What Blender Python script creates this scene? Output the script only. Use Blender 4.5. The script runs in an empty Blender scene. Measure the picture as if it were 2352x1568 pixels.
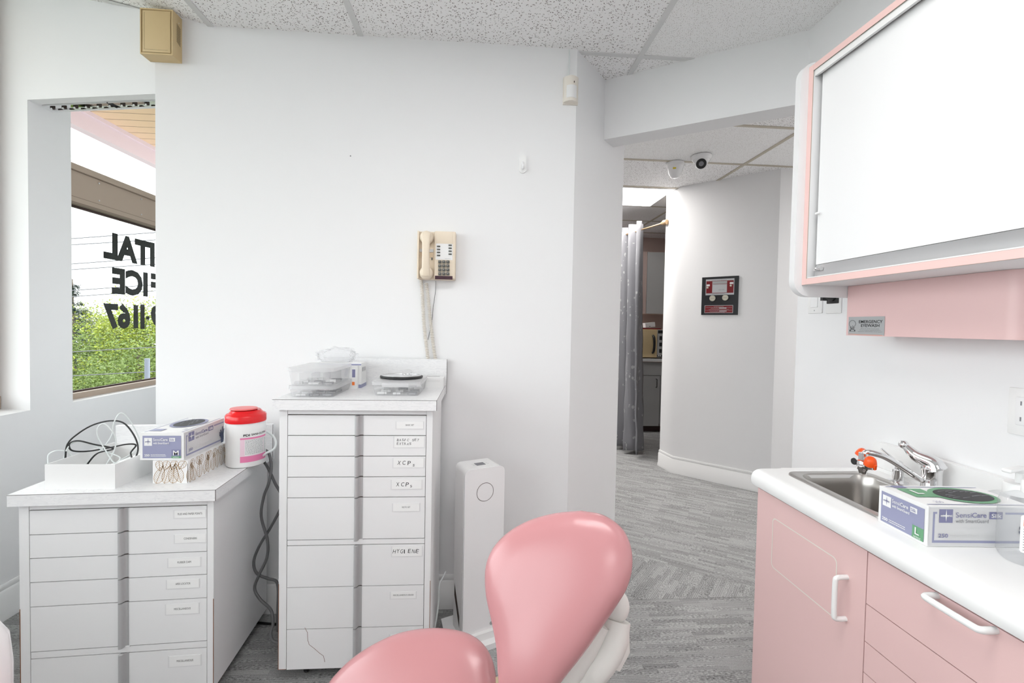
import bpy, bmesh, math, random
from mathutils import Vector, Matrix
random.seed(7)
C = bpy.context.scene.collection
PI = math.pi

# ------------------------------------------------------------------ camera
F, CY, CAMH = 1045.0, 775.5, 1.25
def rot_cam(p, r, y):
    B = Matrix(((1,0,0),(0,0,-1),(0,1,0)))
    Yw = Matrix(((math.cos(y),0,math.sin(y)),(0,1,0),(-math.sin(y),0,math.cos(y))))
    P = Matrix(((1,0,0),(0,math.cos(p),-math.sin(p)),(0,math.sin(p),math.cos(p))))
    Q = Matrix(((math.cos(r),-math.sin(r),0),(math.sin(r),math.cos(r),0),(0,0,1)))
    return Q @ P @ Yw @ B
MC = rot_cam(0.0266990785, 0.0188225757, -0.0732765748)
cam_data = bpy.data.cameras.new('camera')
cam = bpy.data.objects.new('camera', cam_data); C.objects.link(cam)
cam_data.sensor_width = 36.0
cam_data.lens = F / 2352 * 36.0
cam_data.shift_y = (CY - 784) / 2352
cam_data.clip_start = 0.02
_m = MC.transposed() @ Matrix(((1,0,0),(0,-1,0),(0,0,-1)))
cam.matrix_world = Matrix.Translation((0, 0, CAMH)) @ _m.to_4x4()
bpy.context.scene.camera = cam

# ------------------------------------------------------------------ world, exposure
sc = bpy.context.scene
sc.view_settings.view_transform = 'Standard'
sc.view_settings.look = 'None'
sc.view_settings.gamma = 1.0
sc.view_settings.use_curve_mapping = False
sc.view_settings.exposure = 0.58
world = bpy.data.worlds.new('overcast_sky'); sc.world = world
world.use_nodes = True
bg = world.node_tree.nodes['Background']
bg.inputs[0].default_value = (0.95, 0.97, 1.0, 1)
bg.inputs[1].default_value = 3.3

CEIL_E = 6.0      # diffusers of the added room troffers
HALL_E = 12.0
# (the troffers, mostly added out of view, are built with the ceiling; daylight enters by the two windows)

# ------------------------------------------------------------------ pixel -> point helpers (measured from the photo)
def ray(x, y): return MC.transposed() @ Vector(((x-1176)/F, (y-CY)/F, 1.0))
O = Vector((0, 0, CAMH))
def oX(x, y, X): d = ray(x, y); return O + d*(X/d.x)
def oY(x, y, Y): d = ray(x, y); return O + d*(Y/d.y)
def oZ(x, y, Z): d = ray(x, y); return O + d*((Z-CAMH)/d.z)
def oP(x, y, p, n): d = ray(x, y); p = Vector(p)-O; n = Vector(n); return O + d*(p.dot(n)/d.dot(n))

# ------------------------------------------------------------------ materials
MATS = {}
def principled(name, col, rough=0.5, metal=0.0, **kw):
    m = bpy.data.materials.new(name); m.use_nodes = True
    b = m.node_tree.nodes['Principled BSDF']
    b.inputs['Base Color'].default_value = (*col, 1)
    b.inputs['Roughness'].default_value = rough
    b.inputs['Metallic'].default_value = metal
    for k, v in kw.items():
        b.inputs[k.replace('_', ' ')].default_value = v
    MATS[name] = m
    return m
def N(m, t, **kw):
    n = m.node_tree.nodes.new(t)
    for k, v in kw.items():
        if k.startswith('i_'):
            n.inputs[k[2:].replace('_', ' ')].default_value = v
        else: setattr(n, k, v)
    return n
def L(m, a, b): m.node_tree.links.new(a, b)
def bump(m, src, strength, dist=0.002):
    b = N(m, 'ShaderNodeBump'); b.inputs['Strength'].default_value = strength; b.inputs['Distance'].default_value = dist
    L(m, src, b.inputs['Height']); L(m, b.outputs[0], m.node_tree.nodes['Principled BSDF'].inputs['Normal'])
def noise_bump(m, scale, strength, dist=0.001):
    tc = N(m, 'ShaderNodeTexCoord'); n = N(m, 'ShaderNodeTexNoise'); n.inputs['Scale'].default_value = scale; n.inputs['Detail'].default_value = 3
    L(m, tc.outputs['Object'], n.inputs['Vector']); bump(m, n.outputs['Fac'], strength, dist)

principled('wall_paint', (0.84, 0.84, 0.85), 0.6); noise_bump(MATS['wall_paint'], 260, 0.12, 0.0006)
principled('trim_paint', (0.84, 0.84, 0.84), 0.35)
principled('white_laminate', (0.82, 0.82, 0.83), 0.45)
principled('white_plastic', (0.84, 0.84, 0.84), 0.3)
principled('white_gloss', (0.86, 0.86, 0.87), 0.12)
principled('warm_white_plastic', (0.80, 0.75, 0.68), 0.35)
principled('cream_plastic', (0.82, 0.71, 0.57), 0.4)
principled('cream_dark', (0.68, 0.54, 0.39), 0.45)
principled('beige_metal', (0.66, 0.50, 0.27), 0.45)
principled('dark_slot', (0.035, 0.02, 0.015), 0.6)
principled('tbar', (0.70, 0.70, 0.70), 0.45)
principled('tbar_cream', (0.52, 0.47, 0.39), 0.45)
principled('taupe_frame', (0.43, 0.34, 0.27), 0.5)
principled('taupe_dark', (0.22, 0.17, 0.13), 0.5)
principled('aluminium', (0.62, 0.62, 0.63), 0.3, 0.85)
principled('grey_metal', (0.55, 0.55, 0.56), 0.38, 0.35)
principled('steel', (0.50, 0.48, 0.46), 0.28, 1.0)
principled('chrome', (0.78, 0.78, 0.79), 0.06, 1.0)
principled('pink_laminate', (0.78, 0.535, 0.525), 0.42)
principled('pink_edge', (0.84, 0.58, 0.55), 0.45)
principled('pink_vinyl', (0.54, 0.245, 0.26), 0.27, Coat_Weight=0.25, Coat_Roughness=0.2)
noise_bump(MATS['pink_vinyl'], 420, 0.10, 0.0004)
principled('seam_dark', (0.06, 0.035, 0.03), 0.8)
principled('seam_red', (0.20, 0.05, 0.03), 0.8)
principled('chip_brown', (0.22, 0.08, 0.03), 0.8)
principled('black_plastic', (0.012, 0.012, 0.013), 0.35)
principled('black_cable', (0.008, 0.008, 0.009), 0.4)
principled('grey_cable', (0.11, 0.11, 0.115), 0.4)
principled('white_cable', (0.74, 0.78, 0.78), 0.35)
principled('dark_key', (0.10, 0.10, 0.09), 0.4)
principled('maroon', (0.05, 0.012, 0.025), 0.2)
principled('paper', (0.86, 0.86, 0.86), 0.7)
principled('tape', (0.74, 0.74, 0.75), 0.35)
principled('ink', (0.02, 0.02, 0.022), 0.7)
principled('ink_grey', (0.22, 0.22, 0.24), 0.7)
principled('print_purple', (0.22, 0.22, 0.37), 0.5)
principled('print_purple_light', (0.30, 0.31, 0.46), 0.5)
principled('print_green', (0.15, 0.36, 0.20), 0.5)
principled('glove_blue', (0.07, 0.09, 0.17), 0.6)
principled('glove_black', (0.012, 0.012, 0.014), 0.5)
principled('card_grey', (0.66, 0.66, 0.67), 0.55)
principled('card_white', (0.84, 0.84, 0.84), 0.5)
principled('gold_line', (0.42, 0.25, 0.10), 0.5)
principled('lid_red', (0.75, 0.01, 0.015), 0.2)
principled('lid_pink', (0.80, 0.16, 0.16), 0.3)
principled('label_pink', (0.80, 0.22, 0.42), 0.5)
principled('label_pale_pink', (0.84, 0.62, 0.72), 0.5)
principled('orange_cap', (0.90, 0.10, 0.01), 0.3)
principled('orange_print', (0.90, 0.20, 0.03), 0.5)
principled('yellow_print', (0.80, 0.62, 0.02), 0.5)
principled('panel_black', (0.012, 0.013, 0.016), 0.4)
principled('panel_red', (0.20, 0.003, 0.008), 0.3)
principled('panel_silver', (0.55, 0.56, 0.58), 0.4)
principled('dial_face', (0.62, 0.60, 0.50), 0.4)
principled('label_silver', (0.42, 0.43, 0.44), 0.45, 0.1)
principled('sign_black', (0.004, 0.004, 0.004), 0.6)
principled('microwave_cream', (0.72, 0.56, 0.32), 0.4)
principled('cabinet_grey', (0.50, 0.50, 0.50), 0.5)
principled('dusty_pink', (0.58, 0.45, 0.41), 0.6)
principled('counter_white', (0.88, 0.88, 0.88), 0.22)
principled('bracket_white', (0.74, 0.72, 0.69), 0.35)
principled('cream_bracket', (0.78, 0.66, 0.45), 0.4)
principled('brass_rod', (0.46, 0.31, 0.18), 0.3, 0.6)
principled('bark', (0.10, 0.08, 0.06), 0.9)
principled('leaf_bright', (0.24, 0.29, 0.02), 0.6)
principled('leaf_mid', (0.10, 0.15, 0.02), 0.6)
principled('leaf_dark', (0.035, 0.06, 0.04), 0.7)
principled('leaf_pale', (0.22, 0.25, 0.14), 0.7)  # distance haze is put into this pale leaf colour
principled('ground_green', (0.12, 0.13, 0.10), 0.9)
principled('wire_grey', (0.09, 0.09, 0.10), 0.5)
principled('pole_grey', (0.13, 0.145, 0.18), 0.5)
principled('plank_tan', (0.62, 0.43, 0.28), 0.6)
principled('fascia_pink', (0.58, 0.47, 0.51), 0.6)
principled('carpet_base', (0.14, 0.14, 0.145), 0.95)

def glassy(name, tint, fac, rough=0.02, alpha_white=None):
    """thin clear plastic or glass: see-through with a fresnel sheen"""
    m = bpy.data.materials.new(name); m.use_nodes = True
    nt = m.node_tree; nt.nodes.clear()
    out = N(m, 'ShaderNodeOutputMaterial'); tr = N(m, 'ShaderNodeBsdfTransparent'); tr.inputs[0].default_value = (*tint, 1)
    gl = N(m, 'ShaderNodeBsdfGlossy'); gl.inputs['Roughness'].default_value = rough
    lw = N(m, 'ShaderNodeLayerWeight'); lw.inputs[0].default_value = 0.5
    pw = N(m, 'ShaderNodeMath', operation='POWER'); pw.inputs[1].default_value = 5.0; L(m, lw.outputs['Facing'], pw.inputs[0])
    fr = N(m, 'ShaderNodeMath', operation='MULTIPLY_ADD'); fr.inputs[1].default_value = 0.6; fr.inputs[2].default_value = 0.008; L(m, pw.outputs[0], fr.inputs[0])
    mx = N(m, 'ShaderNodeMixShader'); L(m, fr.outputs[0], mx.inputs[0]); L(m, tr.outputs[0], mx.inputs[1]); L(m, gl.outputs[0], mx.inputs[2])
    last = mx
    if fac > 0:
        df = N(m, 'ShaderNodeBsdfDiffuse'); df.inputs[0].default_value = (0.85, 0.85, 0.86, 1)
        m2 = N(m, 'ShaderNodeMixShader'); m2.inputs[0].default_value = fac
        L(m, mx.outputs[0], m2.inputs[1]); L(m, df.outputs[0], m2.inputs[2]); last = m2
    L(m, last.outputs[0], out.inputs[0])
    MATS[name] = m
glassy('window_glass', (0.97, 0.99, 0.98), 0.0)
glassy('clear_plastic', (0.995, 0.995, 0.997), 0.19, 0.1)
glassy('frosted_plastic', (0.975, 0.975, 0.98), 0.38, 0.2)
glassy('bag_plastic', (0.985, 0.985, 0.99), 0.10, 0.1)
glassy('bottle_clear', (0.96, 0.965, 0.97), 0.10, 0.05)

def emit(name, col, s):
    m = bpy.data.materials.new(name); m.use_nodes = True
    nt = m.node_tree; nt.nodes.clear()
    out = N(m, 'ShaderNodeOutputMaterial'); e = N(m, 'ShaderNodeEmission'); e.inputs[0].default_value = (*col, 1); e.inputs[1].default_value = s
    L(m, e.outputs[0], out.inputs[0]); MATS[name] = m
emit('added_lamp_room', (1, 0.985, 0.965), CEIL_E)
emit('lamp_hall', (1, 0.97, 0.93), HALL_E)

def woodgrain(name, c0, c1, vec_scale):
    m = principled(name, c0, 0.4)
    tc = N(m, 'ShaderNodeTexCoord'); mp = N(m, 'ShaderNodeMapping'); mp.inputs['Scale'].default_value = vec_scale
    L(m, tc.outputs['Object'], mp.inputs[0])
    n = N(m, 'ShaderNodeTexNoise'); n.inputs['Scale'].default_value = 6; n.inputs['Detail'].default_value = 5; n.inputs['Distortion'].default_value = 1.6
    L(m, mp.outputs[0], n.inputs['Vector'])
    mt = N(m, 'ShaderNodeMath', operation='MULTIPLY'); mt.inputs[1].default_value = 9
    L(m, n.outputs['Fac'], mt.inputs[0])
    fr = N(m, 'ShaderNodeMath', operation='FRACT'); L(m, mt.outputs[0], fr.inputs[0])
    r = N(m, 'ShaderNodeValToRGB'); r.color_ramp.elements[0].color = (*c1, 1); r.color_ramp.elements[1].color = (*c0, 1)
    r.color_ramp.elements[0].position = 0.0; r.color_ramp.elements[1].position = 0.45
    L(m, fr.outputs[0], r.inputs[0]); L(m, r.outputs[0], m.node_tree.nodes['Principled BSDF'].inputs['Base Color'])
woodgrain('worktop_grain', (0.84, 0.84, 0.85), (0.74, 0.74, 0.76), (1.2, 3.0, 10.0))

def ceiling_tile(name, base, coarse):
    m = principled(name, base, 0.85)
    tc = N(m, 'ShaderNodeTexCoord')
    nd = N(m, 'ShaderNodeTexNoise'); nd.inputs['Scale'].default_value = 30; L(m, tc.outputs['Object'], nd.inputs['Vector'])
    prev = None
    specs = ((0.0, 1), (1.1, 2), (2.1, 3)) if coarse else ((0.4, 1), (1.7, 2))
    for ang, seed in specs:
        rt = N(m, 'ShaderNodeMapping'); rt.inputs['Rotation'].default_value = (0, 0, ang); L(m, tc.outputs['Object'], rt.inputs[0])
        mp = N(m, 'ShaderNodeMapping')
        mp.inputs['Location'].default_value = (seed*3.7, seed*1.3, 0)
        s = 58 if coarse else 120
        mp.inputs['Scale'].default_value = (s, s*(2.6 if coarse else 1.3), 1)
        L(m, rt.outputs[0], mp.inputs[0])
        v = N(m, 'ShaderNodeTexVoronoi', voronoi_dimensions='2D'); v.inputs['Scale'].default_value = 1.0; v.inputs['Randomness'].default_value = 1
        L(m, mp.outputs[0], v.inputs['Vector'])
        sep = N(m, 'ShaderNodeSeparateColor'); L(m, v.outputs['Color'], sep.inputs[0])
        g = N(m, 'ShaderNodeMath', operation='LESS_THAN'); g.inputs[1].default_value = 0.30 if coarse else 0.5; L(m, sep.outputs[0], g.inputs[0])
        th = N(m, 'ShaderNodeMath', operation='MULTIPLY'); th.inputs[1].default_value = 0.17 if coarse else 0.14; L(m, sep.outputs[1], th.inputs[0])
        ad = N(m, 'ShaderNodeMath', operation='ADD'); ad.inputs[1].default_value = 0.07 if coarse else 0.05; L(m, th.outputs[0], ad.inputs[0])
        d = N(m, 'ShaderNodeMath', operation='LESS_THAN'); L(m, v.outputs['Distance'], d.inputs[0]); L(m, ad.outputs[0], d.inputs[1])
        mu = N(m, 'ShaderNodeMath', operation='MULTIPLY'); L(m, g.outputs[0], mu.inputs[0]); L(m, d.outputs[0], mu.inputs[1])
        if prev is None: prev = mu
        else:
            mxn = N(m, 'ShaderNodeMath', operation='MAXIMUM'); L(m, prev.outputs[0], mxn.inputs[0]); L(m, mu.outputs[0], mxn.inputs[1]); prev = mxn
    mix = N(m, 'ShaderNodeMix', data_type='RGBA'); mix.inputs[6].default_value = (*base, 1); mix.inputs[7].default_value = (0.17, 0.14, 0.14, 1) if coarse else (0.34, 0.31, 0.30, 1)
    L(m, prev.outputs[0], mix.inputs[0]); L(m, mix.outputs[2], m.node_tree.nodes['Principled BSDF'].inputs['Base Color'])
ceiling_tile('tile_coarse', (0.94, 0.935, 0.94), True)
ceiling_tile('tile_fine', (0.95, 0.95, 0.95), False)

def carpet(name, ang):
    m = principled(name, (0.2, 0.2, 0.2), 0.95)
    tc = N(m, 'ShaderNodeTexCoord'); mp = N(m, 'ShaderNodeMapping', vector_type='POINT'); mp.inputs['Rotation'].default_value = (0, 0, -ang)
    L(m, tc.outputs['Object'], mp.inputs[0])
    def brick(w, h, off, c1, c2, bias=0.0):
        b = N(m, 'ShaderNodeTexBrick'); b.offset = 0.37; b.offset_frequency = 2; b.squash = 1.0
        b.inputs['Scale'].default_value = 1; b.inputs['Brick Width'].default_value = w; b.inputs['Row Height'].default_value = h
        b.inputs['Mortar Size'].default_value = 0; b.inputs['Color1'].default_value = (c1,)*3+(1,); b.inputs['Color2'].default_value = (c2,)*3+(1,)
        b.inputs['Bias'].default_value = bias
        mo = N(m, 'ShaderNodeVectorMath', operation='ADD'); mo.inputs[1].default_value = (off, off*0.6, 0); L(m, mp.outputs[0], mo.inputs[0])
        L(m, mo.outputs[0], b.inputs['Vector']); return b
    b1 = brick(0.135, 0.021, 0.0, 0.0, 1.0); b2 = brick(0.21, 0.013, 3.3, 0.0, 1.0)
    # line weave
    w = N(m, 'ShaderNodeTexWave', wave_type='BANDS', bands_direction='Y'); w.inputs['Scale'].default_value = 42; w.inputs['Distortion'].default_value = 0.6; w.inputs['Detail'].default_value = 1
    L(m, mp.outputs[0], w.inputs['Vector'])
    nz = N(m, 'ShaderNodeTexNoise'); nz.inputs['Scale'].default_value = 240; nz.inputs['Detail'].default_value = 2; L(m, mp.outputs[0], nz.inputs['Vector'])
    mp2 = N(m, 'ShaderNodeMapping'); mp2.inputs['Scale'].default_value = (90, 210, 1); L(m, mp.outputs[0], mp2.inputs[0])
    nd = N(m, 'ShaderNodeTexNoise'); nd.inputs['Scale'].default_value = 1; nd.inputs['Detail'].default_value = 1; L(m, mp2.outputs[0], nd.inputs['Vector'])
    gt = N(m, 'ShaderNodeMath', operation='GREATER_THAN'); gt.inputs[1].default_value = 0.62; L(m, b2.outputs['Color'], gt.inputs[0])
    wv = N(m, 'ShaderNodeMath', operation='SUBTRACT'); wv.inputs[1].default_value = 0.5; L(m, w.outputs['Fac'], wv.inputs[0])
    nd2 = N(m, 'ShaderNodeMath', operation='SUBTRACT'); nd2.inputs[1].default_value = 0.5; L(m, nd.outputs['Fac'], nd2.inputs[0])
    nd3 = N(m, 'ShaderNodeMath', operation='MULTIPLY'); nd3.inputs[1].default_value = 4.2; L(m, nd2.outputs[0], nd3.inputs[0])
    mx = N(m, 'ShaderNodeMix', data_type='FLOAT'); L(m, gt.outputs[0], mx.inputs[0]); L(m, nd3.outputs[0], mx.inputs[2]); L(m, wv.outputs[0], mx.inputs[3])
    a = N(m, 'ShaderNodeMath', operation='MULTIPLY_ADD'); a.inputs[1].default_value = 0.125; a.inputs[2].default_value = 0.10; L(m, mx.outputs[0], a.inputs[0])
    c = N(m, 'ShaderNodeMath', operation='MULTIPLY_ADD'); c.inputs[1].default_value = 0.105; L(m, b1.outputs['Color'], c.inputs[0]); L(m, a.outputs[0], c.inputs[2])
    nn = N(m, 'ShaderNodeMath', operation='MULTIPLY_ADD'); nn.inputs[1].default_value = 0.24; L(m, nz.outputs['Fac'], nn.inputs[0]); L(m, c.outputs[0], nn.inputs[2])
    sc_ = N(m, 'ShaderNodeMath', operation='MULTIPLY'); sc_.inputs[1].default_value = 1.12; L(m, nn.outputs[0], sc_.inputs[0]); cl = N(m, 'ShaderNodeClamp'); cl.inputs[1].default_value = 0.03; L(m, sc_.outputs[0], cl.inputs[0])
    cm = N(m, 'ShaderNodeCombineColor'); 
    for i in range(3): L(m, cl.outputs[0], cm.inputs[i])
    L(m, cm.outputs[0], m.node_tree.nodes['Principled BSDF'].inputs['Base Color'])
    bump(m, nz.outputs['Fac'], 0.4, 0.003)
carpet('carpet_room', 0.0)
carpet('carpet_hall', math.radians(-33))
carpet('carpet_diagonal', math.radians(50))

def curtain_mat():
    m = principled('curtain_satin', (0.42, 0.42, 0.44), 0.28, 0.25)
    tc = N(m, 'ShaderNodeTexCoord'); mp = N(m, 'ShaderNodeMapping'); mp.inputs['Scale'].default_value = (11, 11, 9); L(m, tc.outputs['UV'], mp.inputs[0])
    v = N(m, 'ShaderNodeTexVoronoi'); v.inputs['Scale'].default_value = 1.0; L(m, mp.outputs[0], v.inputs['Vector'])
    mp3 = N(m, 'ShaderNodeMapping'); mp3.inputs['Scale'].default_value = (60, 20, 1); mp3.inputs['Rotation'].default_value = (0, 0, 0.6); L(m, tc.outputs['UV'], mp3.inputs[0])
    w = N(m, 'ShaderNodeTexVoronoi'); w.inputs['Scale'].default_value = 1.0; L(m, mp3.outputs[0], w.inputs['Vector'])
    a = N(m, 'ShaderNodeMath', operation='LESS_THAN'); a.inputs[1].default_value = 0.36; L(m, v.outputs['Distance'], a.inputs[0])
    b = N(m, 'ShaderNodeMath', operation='LESS_THAN'); b.inputs[1].default_value = 0.34; L(m, w.outputs['Distance'], b.inputs[0])
    c = N(m, 'ShaderNodeMath', operation='MULTIPLY'); L(m, a.outputs[0], c.inputs[0]); L(m, b.outputs[0], c.inputs[1])
    mix = N(m, 'ShaderNodeMix', data_type='RGBA'); mix.inputs[6].default_value = (0.27, 0.27, 0.29, 1); mix.inputs[7].default_value = (0.50, 0.50, 0.51, 1)
    L(m, c.outputs[0], mix.inputs[0]); L(m, mix.outputs[2], m.node_tree.nodes['Principled BSDF'].inputs['Base Color'])
curtain_mat()

# ------------------------------------------------------------------ mesh builder
_tcache = {}
def text_mesh(s, bold):
    key = (s, bold)
    if key not in _tcache:
        cu = bpy.data.curves.new('t', 'FONT'); cu.body = s; cu.size = 1; cu.offset = bold; cu.resolution_u = 3; cu.space_line = 0.9
        ob = bpy.data.objects.new('t', cu)
        me = bpy.data.meshes.new_from_object(ob)
        vs = [(v.co.x, v.co.y) for v in me.vertices]; fs = [tuple(p.vertices) for p in me.polygons]
        bpy.data.objects.remove(ob); bpy.data.meshes.remove(me); bpy.data.curves.remove(cu)
        _tcache[key] = (vs, fs)
    return _tcache[key]

class MB:
    def __init__(self, mat='white_plastic'):
        self.v = []; self.f = []; self.mi = []; self.flat = []; self.names = []; self.M = Matrix.Identity(4); self.uv = {}
        self.mat(mat)
    def mat(self, n):
        if n not in self.names: self.names.append(n)
        self.c = self.names.index(n); return self
    def add(self, vs, fs, flat=False):
        b = len(self.v)
        self.v += [tuple(self.M @ Vector(p)) for p in vs]
        for i, f in enumerate(fs):
            self.f.append(tuple(b+k for k in f)); self.mi.append(self.c)
            self.flat.append(flat if isinstance(flat, bool) else flat[i])
        return self
    def box(self, x0, x1, y0, y1, z0, z1):
        vs = [(x, y, z) for z in (z0, z1) for y in (y0, y1) for x in (x0, x1)]
        return self.add(vs, [(0,2,3,1),(4,5,7,6),(0,1,5,4),(2,6,7,3),(0,4,6,2),(1,3,7,5)], True)
    def rbox(self, x0, x1, y0, y1, z0, z1, r=0.004, seg=3, zonly=False):
        bm = bmesh.new()
        bmesh.ops.create_cube(bm, size=1)
        for v in bm.verts:
            v.co = Vector(((x0+x1)/2 + v.co.x*(x1-x0), (y0+y1)/2 + v.co.y*(y1-y0), (z0+z1)/2 + v.co.z*(z1-z0)))
        es = bm.edges[:] if not zonly else [e for e in bm.edges if abs(e.verts[0].co.z-e.verts[1].co.z) > 1e-6 and abs(e.verts[0].co.x-e.verts[1].co.x) < 1e-6 and abs(e.verts[0].co.y-e.verts[1].co.y) < 1e-6]
        bmesh.ops.bevel(bm, geom=es, offset=r, segments=seg, profile=0.5, affect='EDGES')
        bm.normal_update()
        vs = [v.co[:] for v in bm.verts]; fs = [[v.index for v in f.verts] for f in bm.faces]
        fl = [max(abs(c) for c in f.normal) > 0.999 for f in bm.faces]
        bm.free()
        return self.add(vs, fs, fl)
    def prism(self, pts, h0, h1, axis='z'):
        """pts: 2D polygon (any order); extruded along axis"""
        n = len(pts)
        mk = {'z': lambda a, b, h: (a, b, h), 'y': lambda a, b, h: (a, h, b), 'x': lambda a, b, h: (h, a, b)}[axis]
        vs = [mk(a, b, h0) for a, b in pts] + [mk(a, b, h1) for a, b in pts]
        fs = [tuple(range(n)), tuple(range(2*n-1, n-1, -1))] + [(i, n+i, n+(i+1) % n, (i+1) % n) for i in range(n)]
        return self.add(vs, fs, False)
    def quad(self, a, b, c, d): return self.add([a, b, c, d], [(0, 1, 2, 3)], True)
    def tube(self, pts, r, n=10, caps=True, closed=False):
        pts = [Vector(p) for p in pts]; m = len(pts)
        rs = r if isinstance(r, (list, tuple)) else [r]*m
        t0 = (pts[1]-pts[0]).normalized()
        up = Vector((0, 0, 1)) if abs(t0.z) < 0.9 else Vector((1, 0, 0))
        u = t0.cross(up).normalized(); vs = []; prev = t0
        for i, p in enumerate(pts):
            t = (pts[min(i+1, m-1)] - pts[max(i-1, 0)])
            t = t.normalized() if t.length > 1e-9 else prev
            ax = prev.cross(t)
            if ax.length > 1e-7: u = Matrix.Rotation(prev.angle(t), 3, ax.normalized()) @ u
            prev = t; w = t.cross(u).normalized()
            for k in range(n):
                a = 2*PI*k/n; vs.append(tuple(p + (u*math.cos(a)+w*math.sin(a))*rs[i]))
        fs = [(i*n+k, i*n+(k+1) % n, (i+1)*n+(k+1) % n, (i+1)*n+k) for i in range(m-1) for k in range(n)]
        if caps: fs += [tuple(range(n-1, -1, -1)), tuple((m-1)*n+k for k in range(n))]
        return self.add(vs, fs)
    def lathe(self, prof, c=(0, 0, 0), n=32, axis='z', sx=1.0, sy=1.0):
        """prof: list of (r, h)"""
        vs = []; c = Vector(c)
        for r, h in prof:
            for k in range(n):
                a = 2*PI*k/n; x, y = r*math.cos(a)*sx, r*math.sin(a)*sy
                p = {'z': (x, y, h), 'y': (x, h, y), 'x': (h, x, y)}[axis]
                vs.append(tuple(c+Vector(p)))
        m = len(prof)
        fs = [(i*n+k, i*n+(k+1) % n, (i+1)*n+(k+1) % n, (i+1)*n+k) for i in range(m-1) for k in range(n)]
        if prof[0][0] > 1e-6: fs.append(tuple(range(n-1, -1, -1)))
        if prof[-1][0] > 1e-6: fs.append(tuple((m-1)*n+k for k in range(n)))
        return self.add(vs, fs)
    def disc(self, c, u, v, r, n=24, ry=None, r0=0.0):
        c, u, v = Vector(c), Vector(u).normalized(), Vector(v).normalized(); ry = ry or r
        if r0 <= 0:
            vs = [tuple(c+u*r*math.cos(2*PI*k/n)+v*ry*math.sin(2*PI*k/n)) for k in range(n)]
            return self.add(vs, [tuple(range(n))], True)
        q = r0/r
        vs = [tuple(c+(u*r*math.cos(2*PI*k/n)+v*ry*math.sin(2*PI*k/n))*s) for s in (1, q) for k in range(n)]
        return self.add(vs, [(k, (k+1) % n, n+(k+1) % n, n+k) for k in range(n)], True)
    def sphere(self, c, r, n=14, s=(1, 1, 1)):
        prof = [(max(1e-7, math.sin(PI*i/n))*r, -math.cos(PI*i/n)*r) for i in range(n+1)]
        c = Vector(c); vs = []
        for pr, h in prof:
            for k in range(2*n):
                a = PI*k/n; vs.append((c.x+pr*math.cos(a)*s[0], c.y+pr*math.sin(a)*s[1], c.z+h*s[2]))
        q = 2*n
        return self.add(vs, [(i*q+k, i*q+(k+1) % q, (i+1)*q+(k+1) % q, (i+1)*q+k) for i in range(n) for k in range(q)])
    def text(self, s, o, u, v, w=None, h=None, bold=0.0, size=None, fn=None):
        """text with its bounding box's lower left at o, box w x h along unit vectors u, v"""
        vs, fs = text_mesh(s, bold)
        if not vs: return self
        x0 = min(a for a, b in vs); x1 = max(a for a, b in vs); y0 = min(b for a, b in vs); y1 = max(b for a, b in vs)
        if h is None: h = (y1-y0)*w/(x1-x0)
        if w is None: w = (x1-x0)*h/(y1-y0)
        if fn: pts = [fn((a-x0)/(x1-x0)*w, (b-y0)/(y1-y0)*h) for a, b in vs]
        else:
            o, u, v = Vector(o), Vector(u), Vector(v)
            pts = [tuple(o+u*((a-x0)/(x1-x0)*w)+v*((b-y0)/(y1-y0)*h)) for a, b in vs]
        return self.add(pts, fs, True)
    def lines(self, o, u, v, w, h, n, thick, fill=0.9):
        """rows of fine print, too small to read"""
        o, u, v = Vector(o), Vector(u), Vector(v)
        for i in range(n):
            y = h*(i+0.5)/n; x = 0
            while x < w*fill:
                l = random.uniform(0.03, 0.10)*w
                x1 = min(w, x+l)
                a = o+u*x+v*(y-thick/2); b = o+u*x1+v*(y-thick/2)
                self.quad(a, b, b+v*thick, a+v*thick); x = x1+0.012*w
        return self
    def build(self, name, parent=None, world=False, auto=40):
        me = bpy.data.meshes.new(name)
        vs = self.v
        if world and parent is not None:
            inv = chain(parent).inverted(); vs = [tuple(inv @ Vector(p)) for p in vs]
        me.from_pydata(vs, [], self.f)
        for n in self.names: me.materials.append(MATS[n])
        for p, mi, fl in zip(me.polygons, self.mi, self.flat):
            p.material_index = mi; p.use_smooth = not fl
        me.validate(); me.update()
        bm = bmesh.new(); bm.from_mesh(me)
        bmesh.ops.recalc_face_normals(bm, faces=bm.faces[:]) if not getattr(self, 'keepn', False) else None
        bm.to_mesh(me); bm.free()
        me.set_sharp_from_angle(angle=math.radians(auto))
        ob = bpy.data.objects.new(name, me); C.objects.link(ob)
        if parent is not None: ob.parent = parent
        return ob
def chain(o):
    m = o.matrix_basis.copy()
    while o.parent: o = o.parent; m = o.matrix_basis @ m
    return m
def tag(o, label, cat, group=None):
    o['label'] = label; o['category'] = cat
    if group: o['group'] = group
    return o
def thing(name, label, cat, loc=(0, 0, 0), rz=0.0, group=None):
    o = bpy.data.objects.new(name, None); C.objects.link(o); o.empty_display_size = 0.05
    o.location = loc; o.rotation_euler = (0, 0, rz)
    return tag(o, label, cat, group)
def struct(o): o['kind'] = 'structure'; return o
def crom(pts, k=8):
    """smooth path through points"""
    P = [Vector(p) for p in pts]; P = [P[0]*2-P[1]] + P + [P[-1]*2-P[-2]]; out = []
    for i in range(1, len(P)-2):
        a, b, c, d = P[i-1], P[i], P[i+1], P[i+2]
        for j in range(k):
            t = j/k
            out.append(0.5*((2*b)+(c-a)*t+(2*a-5*b+4*c-d)*t*t+(3*b-a-3*c+d)*t**3))
    out.append(P[-2]); return out
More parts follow.
